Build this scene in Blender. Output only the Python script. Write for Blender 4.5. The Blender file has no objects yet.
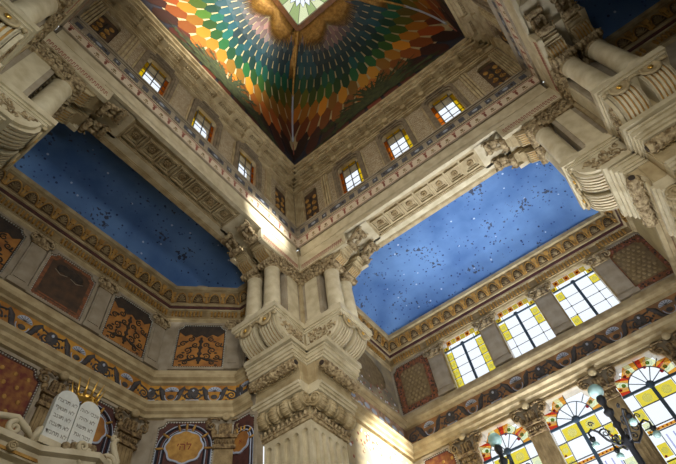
import bpy, bmesh, math, random
from mathutils import Vector, Matrix
random.seed(7)
PI = math.pi
SC = bpy.context.scene
COL = SC.collection

# ------------------------------------------------------------------ camera
cam_d = bpy.data.cameras.new('camera'); cam = bpy.data.objects.new('camera', cam_d); COL.objects.link(cam)
Rr = ((0.59555272, -0.79563791, -0.11080292), (0.61513217, 0.54039094, -0.57409933), (0.51665208, 0.27374798, 0.81125376))
M4 = Matrix(((Rr[0][0], -Rr[1][0], -Rr[2][0], -3.9886), (Rr[0][1], -Rr[1][1], -Rr[2][1], -1.5559),
             (Rr[0][2], -Rr[1][2], -Rr[2][2], 1.6), (0, 0, 0, 1)))
cam.matrix_world = M4
cam_d.sensor_width = 36; cam_d.lens = 492.855 / 676 * 36; cam_d.clip_end = 200
SC.camera = cam

# ------------------------------------------------------------------ world, exposure, large lights
W = bpy.data.worlds.new('sky'); SC.world = W; W.use_nodes = True
bg = W.node_tree.nodes['Background']; bg.inputs[0].default_value = (0.93, 0.97, 1.0, 1); bg.inputs[1].default_value = 1.3
vs = SC.view_settings; vs.view_transform = 'Standard'; vs.look = 'None'; vs.gamma = 1; vs.exposure = -0.12; vs.use_curve_mapping = False
SC.cycles.max_bounces = 6; SC.cycles.diffuse_bounces = 4; SC.cycles.transparent_max_bounces = 8
SC.cycles.use_denoising = True; SC.cycles.caustics_reflective = False; SC.cycles.caustics_refractive = False

def area(name, loc, target, sx, sy, power, col=(1, 1, 1), spread=180):
    d = bpy.data.lights.new(name, 'AREA'); d.shape = 'RECTANGLE'; d.size = sx; d.size_y = sy; d.energy = power; d.color = col; d.spread = math.radians(spread)
    o = bpy.data.objects.new(name, d); COL.objects.link(o); o.location = loc
    o.rotation_euler = (Vector(target) - Vector(loc)).to_track_quat('-Z', 'Y').to_euler(); return o
def spot(name, loc, target, power, ang, col=(1, 1, 1), blend=.4, r=.1):
    d = bpy.data.lights.new(name, 'SPOT'); d.energy = power; d.spot_size = math.radians(ang); d.spot_blend = blend; d.color = col; d.shadow_soft_size = r
    o = bpy.data.objects.new(name, d); COL.objects.link(o); o.location = loc
    o.rotation_euler = (Vector(target) - Vector(loc)).to_track_quat('-Z', 'Y').to_euler(); return o
# daylight through the windows of the right arm and of the drum, plus added fill lamps
area('window_daylight', (12.2, -.2, 10.5), (5, -.2, 11.5), 8, 7, 400, (.9, .95, 1))
area('hall_bounce_fill', (8.7, 0, 4.9), (8.2, -.3, 16), 2.2, 7.5, 520, (.95, .97, 1), 85)  # added upward fill for the right ceiling, in place of gallery floor bounce
area('south_fill', (-2.4, -5.3, 9.8), (.5, 5, 9.8), 5, 3.5, 215, (1, .95, .86), 130)  # added fill in the south opening, no window modelled behind it
area('west_fill', (-5.3, -1.5, 9.5), (5, 2.5, 9.5), 6, 3.5, 160, (1, .96, .88), 120)  # added fill in the west opening, with no window of its own
area('drum_daylight_south', (0, -4.5, 18.6), (0, 5, 18.0), 7, 1.4, 70, (1, .93, .8))
area('drum_daylight_west', (-4.5, 0, 18.6), (5, 0, 18.0), 1.4, 7, 230, (1, .93, .8))
spot('pier_fill', (-3.5, -3.0, 3.0), (5.3, 5.1, 10.6), 2600, 38, (1, .94, .82), 1, 1.0)  # added spot brightening the middle pier, no lamp stands here
spot('pier_fill_right', (-4.5, -4.8, 4.5), (5.2, -4.9, 11.4), 1700, 32, (1, .92, .76), 1, 1.0)  # added spot for the right pier, without a fixture
spot('pier_fill_left', (-3.6, -4.2, 5), (-5, 4.7, 12.6), 1300, 26, (.95, 1, .92), 1, 1.0)  # added spot lifting the upper left pier, no real source
spot('dome_left_fill', (-.5, -4.0, 19.6), (-2.2, 4.2, 25.2), 20000, 56, (1, .93, .8), 1, .4)  # added spot inside the drum, brightens only the left dome panel
spot('sun_through_drum', (1.6, -4.3, 18.6), (3.3, 5, 16.15), 22000, 15, (1, .95, .85), 1)
spot('fresco_fill_spot', (7.2, -3.2, 11.5), (9.0, 5, 8.9), 34000, 28, (1, .97, .85), 1)  # added spot for the bright patch on the fresco wall, no fixture

# ------------------------------------------------------------------ materials
def lin(c):
    return tuple((x / 255 / 12.92 if x / 255 <= .04045 else ((x / 255 + .055) / 1.055) ** 2.4) for x in c) + (1,)
MATS = {}
def mat(name, rgb, rough=.75, rgb2=None, scale=4, bump=0, bscale=30, metal=0, emit=0, transp=0, vor=False):
    m = bpy.data.materials.new(name); m.use_nodes = True; nt = m.node_tree; b = nt.nodes['Principled BSDF']
    b.inputs['Roughness'].default_value = rough; b.inputs['Metallic'].default_value = metal
    c = lin(rgb); b.inputs['Base Color'].default_value = c
    if rgb2 or bump:
        tc = nt.nodes.new('ShaderNodeTexCoord')
    if rgb2:
        n = nt.nodes.new('ShaderNodeTexNoise'); n.inputs['Scale'].default_value = scale; n.inputs['Detail'].default_value = 5
        r = nt.nodes.new('ShaderNodeValToRGB'); r.color_ramp.elements[0].color = c; r.color_ramp.elements[1].color = lin(rgb2)
        r.color_ramp.elements[0].position = .38; r.color_ramp.elements[1].position = .64
        nt.links.new(tc.outputs['Object'], n.inputs['Vector']); nt.links.new(n.outputs['Fac'], r.inputs['Fac']); nt.links.new(r.outputs['Color'], b.inputs['Base Color'])
    if bump:
        n2 = nt.nodes.new('ShaderNodeTexVoronoi' if vor else 'ShaderNodeTexNoise'); n2.inputs['Scale'].default_value = bscale
        bp = nt.nodes.new('ShaderNodeBump'); bp.inputs['Strength'].default_value = bump; bp.inputs['Distance'].default_value = .04
        nt.links.new(tc.outputs['Object'], n2.inputs['Vector']); nt.links.new(n2.outputs[0], bp.inputs['Height']); nt.links.new(bp.outputs[0], b.inputs['Normal'])
    if emit:
        b.inputs['Emission Color'].default_value = c; b.inputs['Emission Strength'].default_value = emit
    if transp:
        o = nt.nodes['Material Output']; t = nt.nodes.new('ShaderNodeBsdfTransparent'); t.inputs[0].default_value = c
        mx = nt.nodes.new('ShaderNodeMixShader'); mx.inputs[0].default_value = transp
        nt.links.new(b.outputs[0], mx.inputs[1]); nt.links.new(t.outputs[0], mx.inputs[2]); nt.links.new(mx.outputs[0], o.inputs[0])
    MATS[name] = m; return m
mat('stone', (184, 168, 132), .7, (154, 136, 100), 3, .15, 25)
mat('stone_pale', (204, 194, 166), .6, (182, 170, 140), 3, .08, 25)
mat('carved', (184, 166, 130), .75, (112, 92, 62), 9, .9, 11, vor=True)
mat('stone_grey', (160, 150, 132), .65, (140, 128, 108), 3)
mat('stone_brown', (156, 136, 98), .75, (124, 104, 70), 4, .2, 20)
mat('carved_brown', (150, 128, 90), .75, (84, 64, 42), 10, .9, 11, vor=True)
mat('gilt', (192, 150, 78), .4, (150, 110, 52), 8, metal=.4)
mat('gold', (232, 188, 96), .28, metal=.85)
mat('ochre', (184, 142, 70), .7, (144, 104, 46), 5)
mat('dark', (44, 38, 34), .8, (62, 50, 40), 6)
mat('deep_brown', (86, 66, 44), .8)  # plain brown ground behind the cornice shells
mat('maroon', (88, 50, 44), .75, (66, 38, 36), 5)
mat('maroon_pattern', (104, 44, 34), .75, (142, 96, 48), 5.5)
mat('red_paint', (150, 88, 74), .7)
mat('pink_band', (208, 194, 172), .7)
mat('mosaic', (58, 62, 74), .5, (84, 84, 92), 22)
mat('mosaic_light', (160, 168, 182), .5)
mat('navy', (24, 30, 48), .8, (34, 30, 36), 3)
mat('frieze_gold', (190, 142, 56), .75, (150, 100, 40), 3)
mat('frieze_brown', (156, 112, 70), .75, (104, 82, 62), 3)
mat('frieze_dark', (56, 56, 62), .7, (78, 72, 70), 8)
mat('frieze_light', (168, 178, 200), .7)
mat('orange_field', (172, 120, 56), .75, (136, 88, 44), 3)
mat('panel_dark', (62, 48, 38), .75, (88, 64, 44), 4)
mat('trellis', (128, 110, 76), .75, (104, 86, 58), 7)
mat('border_rust', (140, 86, 52), .8, (84, 62, 48), 9)
mat('fresco', (176, 160, 124), .75, (120, 112, 96), 1.3)
mat('fresco_flowers', (190, 150, 126), .75, (134, 118, 96), 6)
mat('wall_olive', (168, 150, 104), .8, (148, 130, 88), 2)
mat('window_stone', (134, 120, 98), .8, (104, 92, 74), 5)
mat('marble_white', (214, 216, 210), .5, (196, 200, 196), 4)
mat('ink', (160, 158, 150), .8)
mat('iron', (20, 23, 30), .6)
mat('lead', (42, 64, 84), .6)
mat('lead_thin', (50, 52, 56), .6)
mat('globe', (176, 206, 204), .15, transp=.35)
mat('wood_gilt', (150, 96, 36), .5, (120, 76, 28), 5)
mat('white_paint', (215, 215, 225), .6)
mat('palm', (60, 68, 34), .8, (38, 44, 26), 6)
mat('floor_stone', (190, 180, 160), .6, (160, 150, 130), 2)
mat('red_mark', (120, 40, 30), .7)
for n, c in dict(glass_white=(246, 250, 255), glass_yellow=(236, 214, 70), glass_red=(196, 60, 36), glass_green=(176, 192, 128), glass_amber=(226, 160, 60), glass_pink=(190, 60, 90), glass_lilac=(190, 190, 225), glass_pale=(238, 240, 190)).items():
    mat(n, c, .3, transp=.9)
def brick_mat():
    m = mat('brick_stone', (170, 156, 124), .85); nt = m.node_tree; b = nt.nodes['Principled BSDF']; L = nt.links
    tc = nt.nodes.new('ShaderNodeTexCoord'); sp = nt.nodes.new('ShaderNodeSeparateXYZ'); ad = nt.nodes.new('ShaderNodeMath'); cb = nt.nodes.new('ShaderNodeCombineXYZ')
    L.new(tc.outputs['Object'], sp.inputs[0]); L.new(sp.outputs[0], ad.inputs[0]); L.new(sp.outputs[1], ad.inputs[1]); L.new(ad.outputs[0], cb.inputs[0]); L.new(sp.outputs[2], cb.inputs[1])
    br = nt.nodes.new('ShaderNodeTexBrick'); br.inputs['Scale'].default_value = 6.5; br.inputs['Color1'].default_value = lin((206, 196, 170)); br.inputs['Color2'].default_value = lin((160, 140, 108)); br.inputs['Mortar'].default_value = lin((112, 92, 66)); br.inputs['Mortar Size'].default_value = .04
    L.new(cb.outputs[0], br.inputs[0]); L.new(br.outputs[0], b.inputs['Base Color'])
brick_mat()
def star_mat():
    m = mat('star_blue', (84, 122, 190), .85); nt = m.node_tree; b = nt.nodes['Principled BSDF']; L = nt.links
    tc = nt.nodes.new('ShaderNodeTexCoord')
    nz = nt.nodes.new('ShaderNodeTexNoise'); nz.inputs['Scale'].default_value = .6; nz.inputs['Detail'].default_value = 6
    rp = nt.nodes.new('ShaderNodeValToRGB'); rp.color_ramp.elements[0].color = lin((68, 106, 164)); rp.color_ramp.elements[1].color = lin((102, 142, 198)); rp.color_ramp.elements[0].position = .35; rp.color_ramp.elements[1].position = .65
    L.new(tc.outputs['Object'], nz.inputs['Vector']); L.new(nz.outputs['Fac'], rp.inputs['Fac'])
    prev = rp.outputs['Color']
    for sc, th, col, seed in ((3.4, .13, (40, 60, 104), 0), (2.3, .085, (176, 196, 226), 5), (5, .16, (56, 84, 140), 9)):
        mp = nt.nodes.new('ShaderNodeMapping'); mp.inputs['Location'].default_value = (seed, seed * .7, 0)
        v = nt.nodes.new('ShaderNodeTexVoronoi'); v.inputs['Scale'].default_value = sc
        lt = nt.nodes.new('ShaderNodeMath'); lt.operation = 'LESS_THAN'; lt.inputs[1].default_value = th
        mx = nt.nodes.new('ShaderNodeMix'); mx.data_type = 'RGBA'; mx.inputs[7].default_value = lin(col)
        L.new(tc.outputs['Object'], mp.inputs[0]); L.new(mp.outputs[0], v.inputs['Vector']); L.new(v.outputs['Distance'], lt.inputs[0]); L.new(lt.outputs[0], mx.inputs[0]); L.new(prev, mx.inputs[6]); prev = mx.outputs[2]
    # worn patches where the paint has flaked
    n2 = nt.nodes.new('ShaderNodeTexNoise'); n2.inputs['Scale'].default_value = 1.1; n2.inputs['Detail'].default_value = 2
    n3 = nt.nodes.new('ShaderNodeTexNoise'); n3.inputs['Scale'].default_value = 8; n3.inputs['Detail'].default_value = 3
    mu = nt.nodes.new('ShaderNodeMath'); mu.operation = 'MULTIPLY'; g = nt.nodes.new('ShaderNodeMath'); g.operation = 'GREATER_THAN'; g.inputs[1].default_value = .385
    L.new(tc.outputs['Object'], n2.inputs['Vector']); L.new(tc.outputs['Object'], n3.inputs['Vector']); L.new(n2.outputs['Fac'], mu.inputs[0]); L.new(n3.outputs['Fac'], mu.inputs[1]); L.new(mu.outputs[0], g.inputs[0])
    mx = nt.nodes.new('ShaderNodeMix'); mx.data_type = 'RGBA'; mx.inputs[7].default_value = lin((62, 74, 100)); L.new(g.outputs[0], mx.inputs[0]); L.new(prev, mx.inputs[6])
    L.new(mx.outputs[2], b.inputs['Base Color'])
star_mat()
def scale_mat():
    m = mat('scale_paint', (128, 128, 128), .6); nt = m.node_tree; b = nt.nodes['Principled BSDF']
    a = nt.nodes.new('ShaderNodeVertexColor'); a.layer_name = 'Col'; nt.links.new(a.outputs[0], b.inputs['Base Color'])
scale_mat()

# ------------------------------------------------------------------ geometry builder
class Frame:
    """local (a, b, c) -> world; by default c is height"""
    def __init__(s, O=(0, 0, 0), A=(1, 0, 0), B=(0, 1, 0), Cc=(0, 0, 1)):
        s.O = Vector(O); s.A = Vector(A); s.B = Vector(B); s.C = Vector(Cc)
    def __call__(s, a, b, c): return s.O + s.A * a + s.B * b + s.C * c
WORLD = Frame()
class MB:
    def __init__(s, f=WORLD): s.f = f; s.v = []; s.p = []; s.m = []; s.sm = []; s.cols = []
    def add(s, pts): 
        i = len(s.v); s.v += [s.f(*p) for p in pts]; return list(range(i, i + len(pts)))
    def face(s, idx, m=0, smooth=False, col=None): s.p.append(idx); s.m.append(m); s.sm.append(smooth); s.cols.append(col)
    def poly(s, pts, m=0, smooth=False, col=None): s.face(s.add(pts), m, smooth, col)
    def box(s, a0, a1, b0, b1, c0, c1, m=0):
        i = s.add([(a0, b0, c0), (a1, b0, c0), (a1, b1, c0), (a0, b1, c0), (a0, b0, c1), (a1, b0, c1), (a1, b1, c1), (a0, b1, c1)])
        for q in ((0, 3, 2, 1), (4, 5, 6, 7), (0, 1, 5, 4), (1, 2, 6, 5), (2, 3, 7, 6), (3, 0, 4, 7)): s.face([i[k] for k in q], m)
    def loft(s, rings, m=0, cap=True, smooth=False, close=True):
        I = [s.add(r) for r in rings]; n = len(rings[0])
        for A, B in zip(I, I[1:]):
            for k in range(n if close else n - 1): s.face([A[k], A[(k + 1) % n], B[(k + 1) % n], B[k]], m, smooth)
        if cap: s.face(list(reversed(I[0])), m); s.face(I[-1], m)
    def ext(s, poly, plane, d0, d1, m=0, smooth=False):
        """poly in the (a,c) 'ac', (b,c) 'bc' or (a,b) 'ab' plane, pulled along the third axis"""
        g = {'ac': lambda p, d: (p[0], d, p[1]), 'bc': lambda p, d: (d, p[0], p[1]), 'ab': lambda p, d: (p[0], p[1], d)}[plane]
        s.loft([[g(p, d0) for p in poly], [g(p, d1) for p in poly]], m, True, smooth)
    def lathe(s, prof, o, axis='c', seg=16, m=0, smooth=True, cap=True):
        g = {'c': lambda r, t, h: (o[0] + r * math.cos(t), o[1] + r * math.sin(t), o[2] + h), 'b': lambda r, t, h: (o[0] + r * math.cos(t), o[1] + h, o[2] + r * math.sin(t)),
             'a': lambda r, t, h: (o[0] + h, o[1] + r * math.cos(t), o[2] + r * math.sin(t))}[axis]
        s.loft([[g(max(r, .001), 2 * PI * k / seg, h) for k in range(seg)] for r, h in prof], m, cap, smooth)
    def tube(s, path, r, m=0, seg=6, smooth=True, flat=1.0):
        P = [Vector(p) for p in path]; rings = []
        for i, p in enumerate(P):
            t = (P[min(i + 1, len(P) - 1)] - P[max(i - 1, 0)]).normalized()
            n = Vector((0, 1, 0)) if abs(t.y) < .9 else Vector((1, 0, 0))
            u = t.cross(n).normalized(); w = u.cross(t).normalized(); rr = r[i] if isinstance(r, (list, tuple)) else r
            rings.append([tuple(p + u * rr * math.cos(2 * PI * k / seg) + w * rr * flat * math.sin(2 * PI * k / seg)) for k in range(seg)])
        s.loft(rings, m, True, smooth)
    def blob(s, c, ra, rb, rc, m=0, seg=8, rg=5):
        rings = []
        for i in range(rg + 1):
            t = PI * i / rg; r = max(math.sin(t), .02)
            rings.append([(c[0] + ra * r * math.cos(2 * PI * k / seg), c[1] + rb * r * math.sin(2 * PI * k / seg), c[2] + rc * math.cos(t)) for k in range(seg)])
        s.loft(rings, m, True, True)
    def disc(s, c, r, b0, b1, m=0, seg=16, ry=None):
        ry = ry or r
        s.ext([(c[0] + r * math.cos(2 * PI * k / seg), c[1] + ry * math.sin(2 * PI * k / seg)) for k in range(seg)], 'ac', b0, b1, m)
    def plate(s, outer, inner, b_front, b_back, m=0, mj=None):
        """wall piece with a hole: outer, inner polygons (a,c) both star-shaped about the middle of the hole"""
        cx = (min(p[0] for p in inner) + max(p[0] for p in inner)) / 2; cy = (min(p[1] for p in inner) + max(p[1] for p in inner)) / 2
        def ray(poly, t):
            dx, dy = math.cos(t), math.sin(t); best = None
            for (x0, y0), (x1, y1) in zip(poly, poly[1:] + poly[:1]):
                ex, ey = x1 - x0, y1 - y0; den = dx * ey - dy * ex
                if abs(den) < 1e-12: continue
                k = ((x0 - cx) * ey - (y0 - cy) * ex) / den; u = ((x0 - cx) * dy - (y0 - cy) * dx) / den
                if k > 0 and -1e-6 <= u <= 1 + 1e-6 and (best is None or k > best): best = k
            best = best or 0; return (cx + dx * best, cy + dy * best)
        ang = sorted(set(round(math.atan2(p[1] - cy, p[0] - cx), 6) for p in outer + inner))
        O_ = [ray(outer, t) for t in ang]; I_ = [ray(inner, t) for t in ang]; n = len(ang)
        a = s.add([(p[0], b_front, p[1]) for p in O_]); b = s.add([(p[0], b_front, p[1]) for p in I_]); c = s.add([(p[0], b_back, p[1]) for p in I_])
        for k in range(n):
            j = (k + 1) % n; s.face([a[k], a[j], b[j], b[k]], m); s.face([b[k], b[j], c[j], c[k]], m if mj is None else mj)
    def frame_ring(s, poly, poly2, b0, b1, m=0):
        """ring between two polygons with the same count, raised from b0 to b1"""
        n = len(poly); A = s.add([(p[0], b0, p[1]) for p in poly]); B = s.add([(p[0], b1, p[1]) for p in poly]); C_ = s.add([(p[0], b1, p[1]) for p in poly2]); D = s.add([(p[0], b0, p[1]) for p in poly2])
        for X, Y in ((A, B), (B, C_), (C_, D)):
            for k in range(n): s.face([X[k], X[(k + 1) % n], Y[(k + 1) % n], Y[k]], m)
    def spiral(s, c, r, turns=1.6, th0=0, sgn=1, w=.03, b=.02, m=0, n=22, seg=4, tail=None):
        P = []; R_ = []
        for i in range(n + 1):
            t = i / n; rr = r * (1 - .86 * t); a = th0 + sgn * turns * 2 * PI * t
            P.append((c[0] + rr * math.cos(a), b, c[1] + rr * math.sin(a))); R_.append(w * (1 - .5 * t))
        if tail: P = [(tail[0], b, tail[1])] + P; R_ = [w * .5] + R_
        s.tube(P, R_, m, seg)
    def build(s, name, mats, parent=None, root=None):
        L = root if root is not None else (Vector(parent.matrix_basis.translation) if parent is not None else None)
        if parent is not None:
            L = Vector(parent['_o'])
        elif L is None:
            xs = [v.x for v in s.v]; ys = [v.y for v in s.v]; zs = [v.z for v in s.v]
            L = Vector(((min(xs) + max(xs)) / 2, (min(ys) + max(ys)) / 2, min(zs)))
        me = bpy.data.meshes.new(name); bm = bmesh.new(); vs_ = [bm.verts.new(v - L) for v in s.v]
        cl = bm.loops.layers.color.new('Col') if any(c is not None for c in s.cols) else None
        for idx, m, sm, c in zip(s.p, s.m, s.sm, s.cols):
            try: f = bm.faces.new([vs_[i] for i in idx])
            except ValueError: continue
            f.material_index = m; f.smooth = sm
            if cl is not None:
                for l in f.loops: l[cl] = c or (1, 1, 1, 1)
        bmesh.ops.recalc_face_normals(bm, faces=bm.faces); bm.to_mesh(me); bm.free()
        for m in (mats if isinstance(mats, (list, tuple)) else [mats]): me.materials.append(MATS[m])
        o = bpy.data.objects.new(name, me); COL.objects.link(o)
        if parent is not None: o.parent = parent
        else: o.location = L
        o['_o'] = tuple(L)
        return o
def tag(o, label, cat, group=None):
    o['label'] = label; o['category'] = cat
    if group: o['group'] = group
    return o
def struct(o): o['kind'] = 'structure'; return o
def thing(name, label, cat, loc, group=None):
    o = bpy.data.objects.new(name, None); COL.objects.link(o); o.location = loc; o['_o'] = tuple(loc); o.empty_display_size = .2
    return tag(o, label, cat, group)
def sweep(mb, path, prof, side, mats_i, closed=False):
    """mitred moulding; prof (offset towards room, z); one material per profile step"""
    P = [Vector((p[0], p[1])) for p in path]; n = len(P); offs = []
    for i in range(n):
        ds = []
        if i > 0 or closed: ds.append((P[i] - P[i - 1]).normalized())
        if i < n - 1 or closed: ds.append((P[(i + 1) % n] - P[i]).normalized())
        ns = [Vector((-d.y, d.x)) * side for d in ds]
        if len(ns) == 1: offs.append(ns[0])
        else:
            h = (ns[0] + ns[1]).normalized(); offs.append(h / max(h.dot(ns[0]), .2))
    rings = [mb.add([(p.x + o.x * b, p.y + o.y * b, z) for b, z in prof]) for p, o in zip(P, offs)]
    for i in range(n if closed else n - 1):
        A, B = rings[i], rings[(i + 1) % n]
        for k in range(len(prof) - 1): mb.face([A[k], A[k + 1], B[k + 1], B[k]], mats_i[k] if isinstance(mats_i, (list, tuple)) else mats_i)

def rectpoly(a0, a1, c0, c1): return [(a0, c0), (a1, c0), (a1, c1), (a0, c1)]
def notched(a, w, c0, c1, n=.14, steps=4):
    """panel outline with concave quarter-round upper corners"""
    h = w / 2; P = [(a - h, c0), (a + h, c0), (a + h, c1 - n)]
    P += [(a + h - n * math.sin(PI / 2 * k / steps), c1 - n * math.cos(PI / 2 * k / steps)) for k in range(1, steps)]
    P += [(a + h - n, c1), (a - h + n, c1)]
    P += [(a - h + n * math.cos(PI / 2 * k / steps), c1 - n * math.sin(PI / 2 * k / steps)) for k in range(1, steps)]
    return P + [(a - h, c1 - n)]
def clipped(a, w, c0, c1, n=.16):
    h = w / 2; return [(a - h, c0), (a + h, c0), (a + h, c1 - n), (a + h - n * .35, c1 - n * .3), (a + h - n, c1), (a - h + n, c1), (a - h + n * .35, c1 - n * .3), (a - h, c1 - n)]
def grow(poly, d):
    cx = (min(p[0] for p in poly) + max(p[0] for p in poly)) / 2; cy = (min(p[1] for p in poly) + max(p[1] for p in poly)) / 2
    hw = (max(p[0] for p in poly) - cx); hh = (max(p[1] for p in poly) - cy)
    return [(cx + (p[0] - cx) * (hw + d) / hw, cy + (p[1] - cy) * (hh + d) / hh) for p in poly]

# ------------------------------------------------------------------ levels
ZL, ZR, ZTOP = 15.5, 16.25, 21.36       # soffit, ledge over the fascia, foot of the dome
D = 6.4                                  # outer face of the beams
S2 = math.sqrt(.5)
F_RA = Frame((10.5, 0, 0), (0, 1, 0), (-1, 0, 0))
F_LA = Frame((0, 9.1, 0), (1, 0, 0), (0, -1, 0))
F_CH = Frame((3.775, 8.225, 0), (S2, -S2, 0), (-S2, -S2, 0))
F_LE = Frame((4.65, 7.0, 0), (0, -1, 0), (-1, 0, 0))
F_RS = Frame((0, 5, 0), (1, 0, 0), (0, -1, 0))
F_RS2 = Frame((0, -5, 0), (1, 0, 0), (0, 1, 0))
F_NE = Frame((4.75, 0, 0), (0, 1, 0), (-1, 0, 0))

# ------------------------------------------------------------------ floor, arm walls, ceilings
m = MB(); m.box(-16, 11.5, -16, 11, -.2, 0); struct(m.build('floor', 'floor_stone'))
WIN_Y = (1.97, -.22, -2.41); PIL_Y = (3.07, .875, -1.315, -3.51)
UPH = [notched(y, 1.52, 11.74, 13.86, .16) for y in WIN_Y]
def lowhole(y):
    return notched(y, 1.62, 5.6, 10.0, .3)
LOH = [lowhole(y) for y in WIN_Y]
m = MB(F_RA)
for i, y in enumerate(WIN_Y):
    m.plate(rectpoly(PIL_Y[i + 1], PIL_Y[i], 11.3, 14.0), UPH[i], 0, -.4, 0)
    m.plate(rectpoly(PIL_Y[i + 1], PIL_Y[i], 5.0, 11.3), LOH[i], 0, -.4, 0)
    m.box(PIL_Y[i + 1], PIL_Y[i], -.4, 0, 0, 5)
    m.box(PIL_Y[i + 1], PIL_Y[i], -.4, 0, 14.0, 16.6)
for a0, a1 in ((3.07, 5.0), (-5.0, -3.51)): m.box(a0, a1, -.4, 0, 0, 16.6)
struct(m.build('wall_right', 'stone_grey'))
m = MB(F_RS)
m.box(6.6, 10.9, -.4, 0, 11.3, 13.87, 0); m.box(6.6, 10.9, -.4, 0, 5, 11.3, 1); m.box(6.6, 10.9, -.4, 0, 0, 5, 2); m.box(6.6, 10.9, -.4, 0, 13.87, 16.6, 2)
struct(m.build('wall_fresco_side', ['fresco', 'fresco', 'stone_grey']))
m = MB(F_RS2); m.box(6.6, 10.9, -.4, 0, 0, 16.6, 0); struct(m.build('wall_near_side', 'wall_olive'))
m = MB(); 
m.box(4.65, 5.0, 6.6, 7.35, 0, 16.6); m.ext([(4.65, 7.35), (2.9, 9.1), (3.3, 9.5), (5.05, 7.75), (5.05, 7.35)], 'ab', 0, 16.6); m.box(-6.6, 3.1, 9.1, 9.5, 0, 16.6)
struct(m.build('wall_left', 'stone_grey'))
m = MB(); m.box(-5.4, -5, 6.6, 9.1, 0, 16.6); struct(m.build('wall_left_far', 'stone_grey'))
m = MB(); m.box(4.75, 5.15, -16, -6.6, 0, 16.6); struct(m.build('wall_back', 'stone_grey'))

m = MB(); m.box(-10.9, -10.5, -5.4, 5.4, 0, 16.6); m.box(-10.5, -6.6, 5, 5.4, 0, 16.6); m.box(-10.5, -6.6, -5.4, -5, 0, 16.6)
struct(m.build('wall_west', 'stone_grey'))
m = MB(); m.box(-5.4, 5.15, -16.4, -16, 0, 16.6); m.box(-5.4, -5, -16, -6.6, 0, 16.6); m.box(-6.6, -5, -6.6, -5, 0, 16.4)
struct(m.build('wall_south', 'stone_grey'))

def vault(name, x0, x1, y0, y1, coved, rise=.85, z0=15.03):
    """shallow coved ceiling; coved names the sides that curve down"""
    m = MB(); N = 20
    def h(t, lo, hi):
        k = 1.0
        if lo: k *= 1 - max(0, 1 - t / .18) ** 3 * 1.0
        if hi: k *= 1 - max(0, 1 - (1 - t) / .18) ** 3 * 1.0
        return k
    G = [[m.add([(x0 + (x1 - x0) * i / N, y0 + (y1 - y0) * j / N, z0 + rise * h(i / N, 'x0' in coved, 'x1' in coved) * h(j / N, 'y0' in coved, 'y1' in coved))])[0] for j in range(N + 1)] for i in range(N + 1)]
    for i in range(N):
        for j in range(N): m.face([G[i][j], G[i + 1][j], G[i + 1][j + 1], G[i][j + 1]], 0, True)
    struct(m.build(name, 'star_blue'))
vault('ceiling_right_arm', 6.2, 10.05, -4.6, 4.6, ('x1', 'y0', 'y1'))
vault('ceiling_left_arm', -6, 4.4, 6.2, 8.75, ('y1', 'x1'))
vault('ceiling_back_arm', -6, 4.4, -16, -6.2, ('x1',))
m = MB(); m.box(6.3, 11, -5.4, 5.4, 16.6, 16.9); m.box(-6.6, 5.4, 6.3, 9.5, 16.6, 16.9); m.box(-10.9, -6.3, -5.4, 5.4, 16.0, 16.9); m.box(-6.6, 5.4, -16.4, -6.3, 16.6, 16.9)
struct(m.build('ceiling_slab', 'stone_grey'))

# arm cornice (dentils, maroon fillet, shell cove) and the painted mid-wall frieze
CORN = [(0, 13.8), (.06, 13.86), (.06, 13.92), (.1, 13.93), (.1, 14.2), (.17, 14.22), (.17, 14.27), (.19, 14.28), (.2, 14.38), (.24, 14.4), (.24, 14.44), (.42, 14.88), (.5, 14.9), (.52, 15.03), (.42, 15.1)]
CM = [0, 0, 0, 2, 0, 0, 1, 1, 0, 0, 2, 0, 0, 0]
MID = [(0, 10.1), (.1, 10.12), (.1, 10.22), (.17, 10.27), (.17, 10.38), (.25, 10.44), (.25, 10.55), (.05, 10.58), (.05, 11.2), (.14, 11.23), (.14, 11.31), (.24, 11.36), (.24, 11.46), (.12, 11.48), (.1, 11.72), (.02, 11.74), (0, 11.78)]
MM = [0] * 7 + [1] + [0] * 8
PATH_R = [(6.6, 5), (10.5, 5), (10.5, -5), (6.6, -5)]
PATH_L = [(4.65, 6.6), (4.65, 7.35), (2.9, 9.1), (-5, 9.1), (-5, 6.6)]
PATH_B = [(4.75, -16), (4.75, -6.6)]
trims = {}
for nm, path, side, fm in (('right', PATH_R, -1, 'frieze_brown'), ('left', PATH_L, 1, 'frieze_gold'), ('back', PATH_B, 1, 'frieze_brown')):
    m = MB(); sweep(m, path, CORN, side, CM); c = struct(m.build('trim_cornice_' + nm, ['stone', 'maroon', 'stone_brown'])); trims['c' + nm] = c
    m = MB(); sweep(m, path, MID, side, MM); c = struct(m.build('trim_frieze_' + nm, ['stone', fm])); trims['f' + nm] = c
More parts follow.
